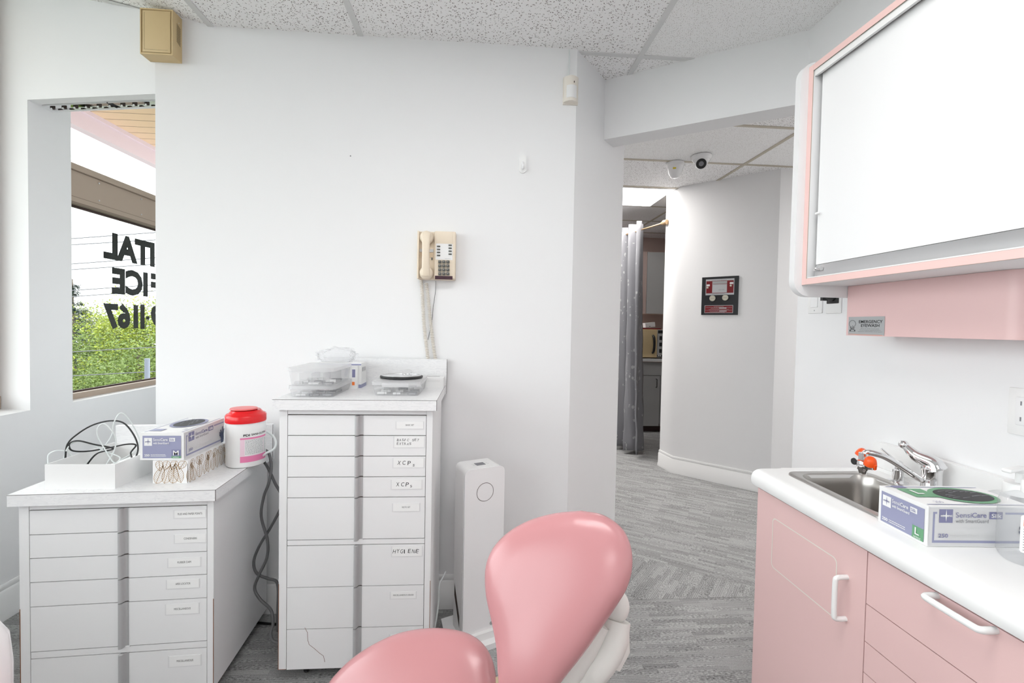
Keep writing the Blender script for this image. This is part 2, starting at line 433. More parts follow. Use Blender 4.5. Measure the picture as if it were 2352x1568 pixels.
def rrect(x0, x1, y0, y1, r, k=5):
    out = []
    for cx, cy, a0 in ((x1-r, y1-r, 0), (x0+r, y1-r, PI/2), (x0+r, y0+r, PI), (x1-r, y0+r, 1.5*PI)):
        for i in range(k+1):
            a = a0+PI/2*i/k; out.append((cx+r*math.cos(a), cy+r*math.sin(a)))
    return out
UX, UY, UZ = Vector((1, 0, 0)), Vector((0, 1, 0)), Vector((0, 0, 1))

# ================================================================== the setting
m = MB('carpet_room')
m.add([(-1.94, -2.6, 0), (4.5, -2.6, 0), (4.5, 2.012, 0), (-1.94, 2.012, 0)], [(0, 1, 2, 3)], True)
m.mat('carpet_hall').add([(-1.94, 2.012, 0), (4.5, 2.012, 0), (4.5, 6.1, 0), (-1.94, 6.1, 0)], [(0, 1, 2, 3)], True)
m.mat('carpet_diagonal').add([(0.42, 2.012, .0008), (1.44, 2.012, .0008), (1.34, 2.09, .0008), (0.85, 2.43, .0008), (0.765, 2.43, .0008)], [(0, 1, 2, 3, 4)], True)
m.mat('carpet_base').box(-2.14, 4.6, -2.7, 6.2, -0.12, -0.002)
struct(m.build('floor'))

CZ = 2.46
def cz(x): return CZ if x > -1.125 else CZ + (-1.125-x)*0.21
XL = [-2.14, -1.735, -1.125, -0.52, 0.70, 1.92, 3.14, 4.5]
YL = [2.02+0.61*k for k in range(-8, 8)]
m = MB('tile_coarse')
coarse_rows = {0: 1, 1: 0, 2: 1, 3: 0, 4: 0, 5: 1, 6: 1}
LIGHTS = {(3, -3): 'room', (3, -7): 'room', (6, 0): 'hall', (3, 5): 'hall'}   # (x cell, row)
for k in range(-8, 7):
    for i in range(len(XL)-1):
        x0, x1 = XL[i], XL[i+1]; y0, y1 = 2.02+0.61*k, 2.02+0.61*(k+1)
        if (i, k) in LIGHTS: continue
        crs = coarse_rows.get(k, (i+k) % 2)
        if k == -1: crs = 0 if i == 4 else 1
        if k == -2: crs = 1
        m.mat('tile_coarse' if crs else 'tile_fine')
        if (i, k) == (4, 3): x0 = 1.70
        if (i, k) == (3, 3) or (i, k) == (4, 3):
            if i == 3: x1 = 0.48
        m.add([(x0, y0, cz(x0)+.004), (x1, y0, cz(x1)+.004), (x1, y1, cz(x1)+.004), (x0, y1, cz(x0)+.004)], [(0, 3, 2, 1)], True)
m.mat('white_plastic').box(-2.14, 4.6, -2.86, 6.3, 2.76, 2.80)  # unseen slab above the tiles, added to block light
ceil = struct(m.build('ceiling'))
g = MB('tbar')
def bar_y(x, y0, y1, mt):
    g.mat(mt); w = .012; z = cz(x)-.0007
    g.add([(x-w, y0, z+.0-(0 if x > -1.13 else .002)), (x+w, y0, z), (x+w, y1, z), (x-w, y1, z), (x-w, y0, z+.006), (x+w, y0, z+.006), (x+w, y1, z+.006), (x-w, y1, z+.006)],
          [(0, 1, 2, 3), (0, 4, 5, 1), (1, 5, 6, 2), (2, 6, 7, 3), (3, 7, 4, 0)], True)
for x in XL[1:-1]:
    bar_y(x, -2.6, 2.1, 'tbar')
    if x > -0.6: bar_y(x, 2.1, 6.0, 'tbar_cream' if x > 1 else 'tbar')
for y in YL:
    mt = 'tbar' if y < 2.3 else 'tbar_cream'
    g.mat(mt).box(-1.125, 4.5, y-.012, y+.012, CZ, CZ+.006)
    if y < 2.1: g.add([(-2.14, y-.012, cz(-2.14)), (-1.125, y-.012, CZ), (-1.125, y+.012, CZ), (-2.14, y+.012, cz(-2.14))], [(0, 1, 2, 3)], True)
gb = g.build('ceiling_grid', ceil)

def troffer(x0, x1, y0, y1, lamp, label, grp=None):
    t = thing('ceiling_light', label, 'light', ((x0+x1)/2, (y0+y1)/2, CZ), 0, grp)
    a, b = (x1-x0)/2-.012, (y1-y0)/2-.012
    f = MB('white_plastic')
    f.box(-a, a, -b, -b+.02, -.004, .03).box(-a, a, b-.02, b, -.004, .03).box(-a, -a+.02, -b+.02, b-.02, -.004, .03).box(a-.02, a, -b+.02, b-.02, -.004, .03).box(-a, a, -b, b, .03, .04)
    f.build('frame', t)
    MB(lamp).box(-a+.02, a-.02, -b+.02, b-.02, 0.0, .004).build('diffuser', t)
troffer(-0.52, 0.70, 0.19, 0.80, 'added_lamp_room', 'added flat white troffer light, out of view in the treatment room ceiling, just behind the camera', 'added troffers of the treatment room')  # unseen fixture added to light the treatment room
troffer(-0.52, 0.70, -2.25, -1.64, 'added_lamp_room', 'added flat white troffer light, out of view in the treatment room ceiling near the rear wall', 'added troffers of the treatment room')  # second unseen fixture, also added as room light
troffer(0.48, 1.70, 3.85, 4.46, 'lamp_hall', 'glowing white troffer light in the hall ceiling above the curtain rod')
troffer(-0.52, 0.70, 5.07, 5.68, 'lamp_hall', 'added unseen troffer light in the back room ceiling beyond the curtain')  # hidden fixture added to brighten the hall and back room
troffer(3.14, 4.36, 2.03, 2.63, 'lamp_hall', 'added unseen hall troffer light round the corner from the doorway')  # fixture added out of sight as extra hall light

ZT = 2.76
m = MB('wall_paint')
m.prism([(-1.343, 2.0), (.41, 2.0), (.765, 2.43), (.67, 2.51), (.36, 2.12), (-1.343, 2.12)], 0, ZT)
wb = struct(m.build('wall_back'))
m = MB('wall_paint')
m.prism([(-1.343, 2.0), (-1.343, 2.12), (-1.94, 2.232), (-1.94, 2.117)], 2.175, ZT)
struct(m.build('wall_header_left'))
m = MB('wall_paint')
m.box(-2.14, -1.94, -2.6, 6.1, 0, .843)
m.prism([(-1.94, 2.117), (-1.94, 2.325), (-2.14, 2.325), (-2.14, 2.155)], .843, ZT)
m.box(-2.14, -1.94, 3.4, 6.1, .843, ZT)
m.box(-2.14, -1.94, 2.325, 3.4, 2.72, ZT)
m.box(-2.14, -1.94, -2.6, -2.0, .843, ZT)
m.box(-2.14, -1.94, -2.0, 2.12, 2.70, ZT)
struct(m.build('wall_left'))
m = MB('wall_paint'); m.box(-1.343, -1.24, 2.12, 3.5, 0, ZT); m.box(-1.94, -1.343, 3.42, 3.5, 0, ZT)
struct(m.build('wall_niche'))
m = MB('wall_paint'); m.prism([(1.31, -2.6), (1.31, 1.79), (1.43, 1.82), (1.43, -2.6)], 0, ZT)
wr = struct(m.build('wall_right'))
m = MB('wall_paint'); m.prism([(.575, 2.244), (1.33, 1.762), (1.39, 1.855), (.64, 2.335)], 2.174, ZT)
struct(m.build('wall_header_right'))
m = MB('wall_paint'); m.prism([(1.667, 4.02), (1.70, 3.81), (2.24, 3.29), (4.5, 3.27), (4.5, 3.4), (2.3, 3.41), (1.80, 3.87), (1.78, 4.02)], 0, ZT)
struct(m.build('wall_hall'))
m = MB('dusty_pink'); m.box(1.0, 4.5, 6.0, 6.1, 0, ZT)
struct(m.build('wall_far'))
m = MB('wall_paint'); m.box(-2.14, 4.6, -2.72, -2.6, 0, ZT); m.box(4.5, 4.6, -2.6, 6.1, 0, ZT); m.box(1.43, 4.5, .8, .9, 0, ZT); m.box(-2.14, 1.0, 6.0, 6.1, 0, ZT)
struct(m.build('wall_rear'))

# baseboards
def baseboard(name, path, h=.145, d=.014):
    """path: points along the wall, room on the right-hand side of travel"""
    m = MB('trim_paint'); prof = [(0, 0), (d+.006, 0), (d+.006, .02), (d, .035), (d, h-.03), (d*.55, h-.022), (d*.75, h-.01), (d*.4, h), (0, h)]
    P = [Vector((a, b, 0)) for a, b in path]; dirs = [(P[i+1]-P[i]).normalized() for i in range(len(P)-1)]
    rings = []
    for i, p in enumerate(P):
        if i == 0: nrm = Vector((dirs[0].y, -dirs[0].x, 0)); s = 1
        elif i == len(P)-1: nrm = Vector((dirs[-1].y, -dirs[-1].x, 0)); s = 1
        else:
            a = Vector((dirs[i-1].y, -dirs[i-1].x, 0)); b = Vector((dirs[i].y, -dirs[i].x, 0)); nrm = (a+b).normalized(); s = 1/max(.3, nrm.dot(a))
        rings.append([tuple(p+nrm*s*q+UZ*z) for q, z in prof])
    n = len(prof); vs = [v for r in rings for v in r]
    fs = [(i*n+k, i*n+(k+1) % n, (i+1)*n+(k+1) % n, (i+1)*n+k) for i in range(len(P)-1) for k in range(n)]
    fs += [tuple(range(n)), tuple((len(P)-1)*n+k for k in range(n))]
    m.add(vs, fs, True); return struct(m.build(name))
baseboard('baseboard_back', [(-1.343, 2.0), (.41, 2.0), (.765, 2.43)])
baseboard('baseboard_left', [(-1.94, -2.6), (-1.94, 3.4)])
baseboard('baseboard_hall', [(1.667, 4.02), (1.70, 3.81), (2.24, 3.29), (4.5, 3.27)])
baseboard('baseboard_right', [(1.31, 1.79), (1.31, 1.39)])

# small repaired holes and marks on the back wall
m = MB('card_white')
for x, y in ((536, 143), (730, 157), (900, 162), (1098, 157)):
    p = oY(x, y, 1.9995); m.disc(p, UX, UZ, .006, 10, .011); m.disc(p+Vector((.002, -.0004, -.014)), UX, UZ, .005, 10)
m.mat('ink_grey').disc(oY(805, 358, 1.9993), UX, UZ, .003, 8)
m.build('filled_screw_holes', wb)

# windows
m = MB('taupe_frame')
X0, X1 = -2.075, -2.0
w2 = struct(MB('taupe_frame').box(X0, X1, 2.325, 3.4, .843, .872).box(X0, X1, 2.325, 3.4, 2.69, 2.72).box(X0, X1, 2.325, 2.375, .872, 2.69).box(X0, X1, 3.35, 3.4, .872, 2.69)
            .box(X0, X1, 2.375, 3.35, 1.815, 2.005).mat('taupe_dark').box(X0+.01, X1+.001, 2.375, 3.35, 1.812, 1.822).mat('taupe_frame').box(X0, X1+.012, 2.375, 3.35, 1.975, 2.005)
            .mat('taupe_dark').box(X0, X1+.0005, 2.375, 3.35, 1.971, 1.974).box(X0, X1+.0005, 2.375, 3.35, 1.845, 1.8475).build('window_2'))
b = MB('aluminium')
for y in (2.56, 2.86, 3.16):
    for z in (1.955, 1.865): b.lathe([(.0045, 0), (.0045, .002), (.002, .0035)], (X1, y, z), 10, 'x')
b.build('screws', w2)
MB('seam_dark').box(X1-.05, X1-.03, 2.375, 3.35, .872, .879).box(X1-.05, X1-.03, 2.375, 3.35, 1.803, 1.812).build('gasket', w2)
MB('window_glass').box(-2.052, -2.046, 2.375, 3.35, .872, 1.812).box(-2.052, -2.046, 2.375, 3.35, 2.005, 2.69).build('pane', w2)
t = MB('sign_black'); u = Vector((0, 1, 0)); xs = -2.0535
# read from outside (looking along +x, right is -y); seen reversed from inside
def sign(s, ytop_edge, zb, w, h): t.text(s, (xs, ytop_edge, zb), (0, -1, 0), UZ, w, h, bold=.055)
sign('TAL', 2.655+.36, 1.577, .36, .152); t.box(xs-.0003, xs+.0003, 3.01, 3.05, 1.577, 1.729); 
sign('ICE', 2.711+.279, 1.385, .279, .152); sign('F', 3.115, 1.385, .10, .152)
sign('167', 2.651+.258, 1.187, .258, .150); sign('1', 2.962, 1.187, .036, .150); sign('-', 3.003, 1.245, .028, .02); sign('9', 3.115, 1.187, .10, .150)
t.build('window_lettering', w2)
w1 = struct(MB('taupe_frame').box(-2.13, -2.08, -2.0, 2.14, .843, .90).box(-2.13, -2.08, -2.0, 2.14, 2.64, 2.70).box(-2.13, -2.08, -2.0, -1.95, .9, 2.64).box(-2.13, -2.08, .1, .15, .9, 2.64).box(-2.13, -2.08, -.95, -.9, .9, 2.64).box(-2.13, -2.08, 1.15, 1.2, .9, 2.64).box(-2.13, -2.08, 2.085, 2.135, .9, 2.64).build('window_1'))  # unseen rear length stretched to let in more daylight
MB('window_glass').box(-2.108, -2.102, -1.95, 2.085, .9, 2.64).build('pane', w1)

# blind headrail set into the soffit over window 2
ang = math.atan2(2.117-2.0, -1.94+1.343)
hd = thing('blind_headrail', 'empty aluminium vertical blind track under the soffit over the lettered window', 'blind track', (-1.345, 2.045, 2.175), math.atan2(.117, -.597))
L0 = .585
MB('chrome').box(.0, L0, -.042, -.002, -.0015, -.0005).box(.0, L0, -.043, -.041, -.006, -.0005).box(.0, L0, -.003, -.001, -.006, -.0005).build('rail', hd)
for k in range(10):
    x = .04+k*.058
    MB('dark_slot').box(x-.008, x+.007, -.030, -.020, -.009, -.0015).mat('white_plastic').box(x-.004, x+.003, -.022, -.018, -.012, -.006).build('carrier', hd)
MB('black_plastic').box(.262, .2645, -.044, .0, -.0075, -.001).build('splice', hd)

# ================================================================== outside
m = MB('ground_green'); m.add([(-90, -60, -3.6), (-2.3, -60, -3.6), (-2.3, 90, -3.6), (-90, 90, -3.6)], [(0, 1, 2, 3)], True)
struct(m.build('ground'))
m = MB('plank_tan'); m.box(-3.2, -2.16, -1, 7, 2.93, 2.97)
m.mat('taupe_dark')
for k in range(60): m.box(-3.2, -2.16, -1+k*.135, -.9965+k*.135, 2.9285, 2.931)
m.mat('fascia_pink').box(-3.28, -3.2, -1, 7, 2.765, 3.02).mat('fascia_pink').box(-3.2, -3.185, -1, 7, 2.895, 2.93)
e = m.build('eave'); e['kind'] = 'structure'
def leafball(m, c, r, n, size, squash=(1, 1, 1), seed=1, shell=.55):
    rnd = random.Random(seed)
    for _ in range(n):
        d = Vector((rnd.gauss(0, 1), rnd.gauss(0, 1), rnd.gauss(0, 1))).normalized(); q = shell+(1-shell)*rnd.random()
        lump = 1+.16*math.sin(d.x*7+seed)+.12*math.sin(d.z*9+d.y*5+seed)
        p = Vector(c)+Vector((d.x*squash[0], d.y*squash[1], d.z*squash[2]))*r*q*lump
        a = Vector((rnd.gauss(0, 1), rnd.gauss(0, 1), rnd.gauss(0, .6))).normalized(); b = a.cross(Vector((rnd.gauss(0, 1), rnd.gauss(0, 1), rnd.gauss(0, 1)))).normalized()
        s = size*rnd.uniform(.6, 1.4)
        m.add([p-a*s, p-b*s*.45, p+a*s, p+b*s*.45], [(0, 1, 2, 3)], True)
def tree(label, c, r, n, size, mats, seed, group=None, squash=(1, 1, .85)):
    t = thing('leafy_tree', label, 'tree', (c[0], c[1], -3.6), 0, group)
    cc = (0, 0, c[2]+3.6)
    MB('bark').tube([(0, 0, 0), (.1, 0, cc[2]*.5), (0, .1, cc[2]+r*.3)], [.22, .16, .06], 8).tube([(.08, 0, cc[2]*.5), (r*.35, r*.2, cc[2]+r*.1)], [.1, .03], 6).tube([(.08, 0, cc[2]*.45), (-r*.35, -r*.2, cc[2]+r*.15)], [.1, .03], 6).build('trunk', t)
    m = MB(mats[0]); rnd = random.Random(seed)
    subs = 16
    for k in range(subs):
        d = Vector((rnd.gauss(0, 1), rnd.gauss(0, 1), rnd.gauss(0, .8))).normalized()*r*rnd.uniform(.25, .72)
        m.mat(mats[k % len(mats)])
        leafball(m, Vector(cc)+d*.95, r*.42, n//subs, size, squash, seed+k, .3)
    m.build('crown', t)
def dirpt(x, y, dist): d = ray(x, y); return O+d*(dist/math.hypot(d.x, d.y))
p = dirpt(310, 885, 16); tree('bright yellow-green tree filling the lower window behind the phone number', p, 3.0, 80000, .034, ['leaf_bright', 'leaf_bright', 'leaf_mid'], 3)
p = dirpt(236, 765, 40); tree('pale hazy distant tree between conifer and bright tree', p, 2.4, 12000, .07, ['leaf_pale'], 31)
p = dirpt(240, 925, 10.5); tree('low mid-green treetop along the bottom of the window', p, 1.0, 22000, .024, ['leaf_mid', 'leaf_bright'], 41)
# conifer
p = dirpt(166, 760, 24); t = thing('conifer', 'dark blue-green conifer at the left side of the window', 'tree', (p.x, p.y, -3.6))
MB('bark').tube([(0, 0, 0), (0, 0, 6.3)], [.2, .03], 8).build('trunk', t)
m = MB('leaf_dark'); rnd = random.Random(5)
for k in range(130):
    h = (k/130)**.9; z0_ = .8+h*5.4; ln = (1-h)*2.0*rnd.uniform(.75, 1.1)+.12; a = rnd.random()*2*PI; dr_ = Vector((math.cos(a), math.sin(a), -.18))
    for j in range(150):
        f = rnd.random()**.7; P0 = Vector((0, 0, z0_))+dr_*ln*f+Vector((rnd.gauss(0, .05), rnd.gauss(0, .05), -.12*rnd.random()))*(1.2-f*.6)
        dd = (dr_+Vector((rnd.gauss(0, .5), rnd.gauss(0, .5), rnd.gauss(0, .3)))).normalized(); sd = dd.cross(UZ).normalized()*.016
        m.add([P0, P0+dd*.06+sd, P0+dd*.13, P0+dd*.06-sd], [(0, 1, 2, 3)], True)
m.build('foliage', t)
# wires: horizontal lines well beyond the glass
wires = [((163, 548), (353, 534)), ((163, 562), (353, 551)), ((165, 606), (353, 592)), ((165, 619), (353, 607)), ((165, 667), (353, 654)), ((165, 681), (353, 668)), ((165, 808), (353, 797)), ((165, 863), (353, 853))]
names = ['topmost overhead wire crossing the lettered window, above the first letters', 'second overhead wire from the top, crossing the first line of letters', 'overhead wire just above the second line of letters, upper of its pair', 'overhead wire along the top of the second line of letters, lower of its pair',
         'upper of two overhead wires across the foot of the second letter line', 'lower of two overhead wires across the foot of the second letter line', 'overhead wire crossing the trees at mid height', 'lowest overhead wire crossing the trees near the window sill']
for (a, b2), nm in zip(wires, names):
    A, B = dirpt(*a, 9.5), dirpt(*b2, 9.0); d = B-A
    w = MB('wire_grey').tube([A-d*2.5, A, B, B+d*2.5], .0075, 6).build('overhead_wire'); tag(w, nm, 'wire', 'overhead wires outside the window')
A = dirpt(338, 823, 8.8)
w = MB('pole_grey').tube([(A.x, A.y, -3.6), (A.x, A.y, A.z)], .035, 10).build('utility_post'); tag(w, 'thin grey utility post in front of the bright green trees', 'post')

# ================================================================== drawer cabinets on casters
def drawer_cabinet(name, label, loc, rz, W, D, ztop, zs, rail_after, hx, labels, seed, bs_h=.111, zb=.048, chips=False, sl=.026, sr=.026):
    """local frame: x 0..W left to right, y 0..D front to back, z up"""
    t = thing(name, label, 'cabinet', loc, rz)
    ov, th = .015, .036
    b0, b1 = ov, W-ov
    def side(x0, x1):
        m = MB('white_laminate'); m.box(x0, x1, .02, D-.02, zb, ztop-th)
        m.mat('chip_brown').box(x1-.0012 if x0 > .1 else x0-.0004, x1+.0004 if x0 > .1 else x0+.0012, .0193, .0206, zb, zb+.30)
        m.mat('chip_brown').box(x0, x1, .0194, .10, zb-.0006, zb+.0006)
        m.build('side_panel', t)
    side(b0, b0+sl); side(b1-sr, b1)
    MB('white_laminate').box(b0+sl, b1-sr, D-.035, D-.025, zb, ztop-th).box(b0+sl, b1-sr, .05, D-.04, zb+.0, zb+.012).build('back_panel', t)
    ztr = zs[0]
    MB('white_laminate').box(b0+sl+.001, b1-sr-.001, .021, .04, ztr+.002, ztop-th).build('top_rail', t)
    dark = MB('seam_dark'); dark.box(b0+sl, b1-sr, .0265, .0275, zb, ztop-th); dark.build('gap_shade_sheet', t)  # dark sheet behind the fronts, painted shade for the drawer gaps
    x0, x1 = b0+sl+.0018, b1-sr-.0018
    prevb = None
    for i in range(len(zs)-1):
        a, b = zs[i], zs[i+1]
        if i == rail_after:
            MB('white_laminate').box(x0, x1, .0215, .04, b+.0015, a-.0015).build('middle_rail', t); continue
        d = MB('white_laminate'); g = .0013
        d.box(x0, hx-.004, .0205, .0265, b+g, a-g).box(hx+.022, x1, .0205, .0265, b+g, a-g)
        # the drawer box behind
        d.box(x0+.02, x1-.02, .028, D-.06, b+.012, a-.02)
        dr = d.build('drawer_front', t)
        # moulded vertical pull: raised lip on the left, hollow on the right
        prof = [(hx-.006, .0264), (hx-.006, .014), (hx-.004, .011), (hx-.001, .0095), (hx+.003, .0105), (hx+.006, .013), (hx+.0072, .0175), (hx+.010, .0225), (hx+.016, .0242), (hx+.022, .0225), (hx+.0245, .0202), (hx+.0245, .0264)]
        MB('grey_metal').prism([(p, q) for p, q in prof], b+.0022+(-.006 if i+1 == rail_after else 0), a-.0015, 'z').build('drawer_pull', dr, auto=50)
    # labels
    for (di, cx, cz_, w, h, txt, tw, ttl, hand) in labels:
        lm = MB('tape'); lm.box(cx-w/2-.004, cx+w/2+.003, .0198, .0204, cz_-h/2-.003, cz_+h/2+.001)
        lm.mat('paper').box(cx-w/2, cx+w/2, .0192, .0199, cz_-h/2, cz_+h/2); lm.mat('ink')
        rows = txt.split('\n'); rh = ttl
        for r, s in enumerate(rows):
            ww = tw*(1 if r == 0 else .66); zz = cz_+h*.02+(len(rows)-1)*rh*.8-r*rh*1.6-rh/2
            if hand:
                x = cx-tw/2-.004; n = len(s); step = ww/max(1, n)
                for k, ch in enumerate(s):
                    if ch == ' ': continue
                    rr = random.uniform(-.15, .15); hh = rh*(1 if ch.isupper() else .6); u = Vector((math.cos(rr), 0, math.sin(rr))); v = Vector((.12-math.sin(rr), 0, 1)).normalized()
                    lm.text(ch, (x+k*step, .0190, zz-(rh*.35 if ch == 's' else 0)+random.uniform(-.1, .1)*rh), u, v, min(step*.72, hh*.75) if ch not in 'I' else hh*.22, hh)
            else:
                lm.text(s, (cx-tw/2, .0190, zz), UX, UZ, tw, rh)
        o = lm.build('paper_label', [c for c in t.children if c.name.startswith('drawer_front')][di])
        if ttl: o['label'] = ('handwritten' if hand else 'printed') + ' paper label taped to the drawer'
    # worktop and backsplash
    w = MB('worktop_grain'); w.box(0, W, 0, D-.018, ztop-th, ztop)
    w.mat('seam_dark').box(-.0006, W+.0006, -.0006, .0006, ztop-.0012, ztop-.0002).box(W-.0006, W+.0006, 0, D-.018, ztop-.0012, ztop-.0002).box(W-.0008, W+.0006, -.0007, .0008, ztop-th, ztop)
    w.build('worktop', t)
    s = MB('worktop_grain'); s.box(0, W+.006, D-.018, D, ztop-th, ztop+bs_h)
    s.mat('seam_dark').box(W-.0006+.006, W+.0006+.006, D-.0186, D-.0174, ztop-th, ztop+bs_h)
    s.build('backsplash', t)
    for cx in (b0+.08, b1-.08):
        for cy in (.07, D-.09):
            k = MB('black_plastic'); k.lathe([(.0001, -.008), (.014, -.008), (.02, -.006), (.022, 0), (.02, .006), (.014, .008), (.0001, .008)], (cx, cy, .0221), 18, 'x')
            k.box(cx-.011, cx+.011, cy-.012, cy+.012, .034, zb).build('caster', t)
    return t

# short cabinet (left), turned a little
rzS = math.radians(3.2)
WS = .585; frontR = Vector((-.826, 1.497)); ux = Vector((math.cos(rzS), math.sin(rzS)))
locS = (frontR.x-ux.x*WS, frontR.y-ux.y*WS, 0)
def sx(px, py=1250):
    """photo pixel on the short cabinet's front -> local x, z"""
    o = Vector((locS[0], locS[1], 0)); p = oP(px, py, o+Vector((-math.sin(rzS), math.cos(rzS), 0))*.02, (-math.sin(rzS), math.cos(rzS), 0))
    d = p-o; return d.x*ux.x+d.y*ux.y, p.z
zsS = [sx(280, y)[1] for y in (1166, 1221, 1274, 1328, 1383, 1484, 1500)]+[.048+.02]
lab = []
for di, (lx0, lx1, ly0, ly1, s, tx0, tx1) in enumerate([(401, 472, 1172, 1187, 'FILES AND PAPER POINTS', 409, 465), (402, 473, 1228, 1244, 'CONDENSERS', 423, 453), (387, 460, 1282, 1299, 'RUBBER DAM', 408, 439), (384, 457, 1332, 1348, 'APEX LOCATOR', 404, 438), (382, 456, 1388, 1407, 'MISCELLANEOUS', 400, 438), (389, 461, 1507, 1526, 'MISCELLANEOUS', 407, 445)]):
    a, za = sx(lx0, ly0); b, zb_ = sx(lx1, ly1); tx, _ = sx(tx0, ly0); ty, _ = sx(tx1, ly0)
    lab.append((di, (a+b)/2, (za+zb_)/2, b-a, za-zb_, s, ty-tx, .0065, False))
short = drawer_cabinet('drawer_cabinet', 'short white drawer cabinet on the left carrying the cable tray and wipes tub', locS, rzS, WS, .465, .711, zsS, 5, sx(278)[0], lab, 1, sl=.027, sr=.019)
# tall cabinet
YT = 1.573
def txz(px, py): p = oY(px, py, YT+.02); return p.x+.686, p.z
zsT = [txz(820, y)[1] for y in (953, 1000, 1047.5, 1095, 1142, 1238, 1251, 1346, 1441, 1533)]
lab = []
for di, (lx0, lx1, ly0, ly1, s, tx0, tx1, hand, hh) in enumerate([
        (911, 972, 968, 984, 'BASIC SET', 932, 951, False, .0055), (906, 974, 1002, 1027, 'BASIC SET\nEXTRAS', 910, 962, True, .0085),
        (904, 973, 1052, 1073, 'XCPs', 913, 960, True, .014), (900, 968, 1102, 1122, 'XCPs', 911, 954, True, .014),
        (903, 963, 1156, 1173, 'RESTO SET', 924, 943, False, .0055), (901, 969, 1255, 1276, 'HYGIENE', 905, 966, True, .014),
        (898, 955, 1359, 1373, 'MISCELLANEOUS USELESS', 904, 951, False, .0055), (896, 953, 1457, 1471, 'MISCELLANEOUS', 902, 938, False, .0055)]):
    a, za = txz(lx0, ly0); b, zb_ = txz(lx1, ly1); tx, _ = txz(tx0, ly0); ty, _ = txz(tx1, ly0)
    lab.append((di, (a+b)/2, (za+zb_)/2, b-a, za-zb_, s, ty-tx, hh, hand))
tall = drawer_cabinet('drawer_cabinet', 'tall narrow white drawer cabinet below the wall telephone', (-.686, YT, 0), 0, .546, .412, .988, zsT, 5, txz(819, 1100)[0], lab, 2, bs_h=.112, sl=.026, sr=.021)
# hairline crack across the bottom drawer
ck = MB('seam_red'); P = [txz(x, y) for x, y in ((700, 1441), (706, 1452), (707, 1470), (710, 1480), (722, 1489), (733, 1499), (743, 1506), (746, 1520))]
ck.tube([(a, .0202, z) for a, z in P], .0006, 4, False)
ck.build('crack', [c for c in tall.children if c.name.startswith('drawer_front')][-1])

# ================================================================== things on the short cabinet
ZS, ZTL = .711, .988
# open white tray box
tb = thing('tray_box', 'open white cardboard tray full of tangled cables on the short cabinet', 'box', (-1.345, 1.512, ZS))
w, d, h, q = .207, .27, .078, .0025
MB('card_white').box(0, w, 0, d, .0, .003).box(0, w, 0, q, .003, h).box(0, w, d-q, d, .003, h).box(0, q, q, d-q, .003, h).box(w-q, w, q, d-q, .003, h).build('tray', tb)
MB('card_white').box(.14, w-q, .05, d-.05, .055, .057).build('inner_flap', tb)
def loops(px, Y, r, mat, name, label, lift=0, n=10):
    pts = [oY(x, y, Y+dy) for x, y, dy in px]
    for q in pts: q.z = max(q.z, ZS+.0085)
    o = MB(mat).tube(crom(pts, n), r, 8).build(name); tag(o, label, 'cable'); return o
bl = loops([(150, 1100, 0), (150, 1060, .0), (155, 1020, .01), (180, 995, .03), (215, 975, .05), (255, 966, .06), (285, 972, .06), (308, 1000, .05), (317, 1030, .03), (308, 1055, .02), (300, 1040, .05), (312, 1022, .06), (290, 1020, .06), (250, 1028, .06), (200, 1036, .05), (165, 1034, .02), (160, 1018, .0), (180, 1012, .0), (215, 1020, .0), (260, 1030, .0), (225, 1040, .0), (205, 1060, 0), (190, 1085, 0), (186, 1100, .02)], 1.60, .0026, 'black_cable', 'black_cable', 'thick black cable looping up out of the white tray box')
wc = loops([(118, 1100, .0), (110, 1060, .0), (113, 1042, .01), (135, 1034, .02), (160, 1040, .03), (168, 1058, .03), (150, 1066, .03), (148, 1045, .02), (165, 1018, .02), (200, 1015, .02), (240, 1035, .02), (275, 1050, .02), (262, 1062, .0), (240, 1030, -.01), (224, 1000, -.02), (226, 980, -.02), (240, 973, -.02), (258, 990, -.02), (266, 1010, -.01), (262, 1035, .0), (245, 1065, .0), (235, 1080, .0)], 1.585, .0019, 'white_cable', 'white_cable', 'thin white cable in low loops inside the white tray box')
wc2 = loops([(165, 1095, 0), (200, 1062, .0), (235, 1030, .02), (256, 1000, .03), (262, 970, .03), (275, 949, .04), (290, 955, .05), (310, 985, .07), (320, 1010, .09), (318, 1025, .09), (305, 1040, .09), (270, 1060, .07)], 1.62, .0021, 'white_cable', 'white_cable', 'thin white cable arching highest over the white tray box')

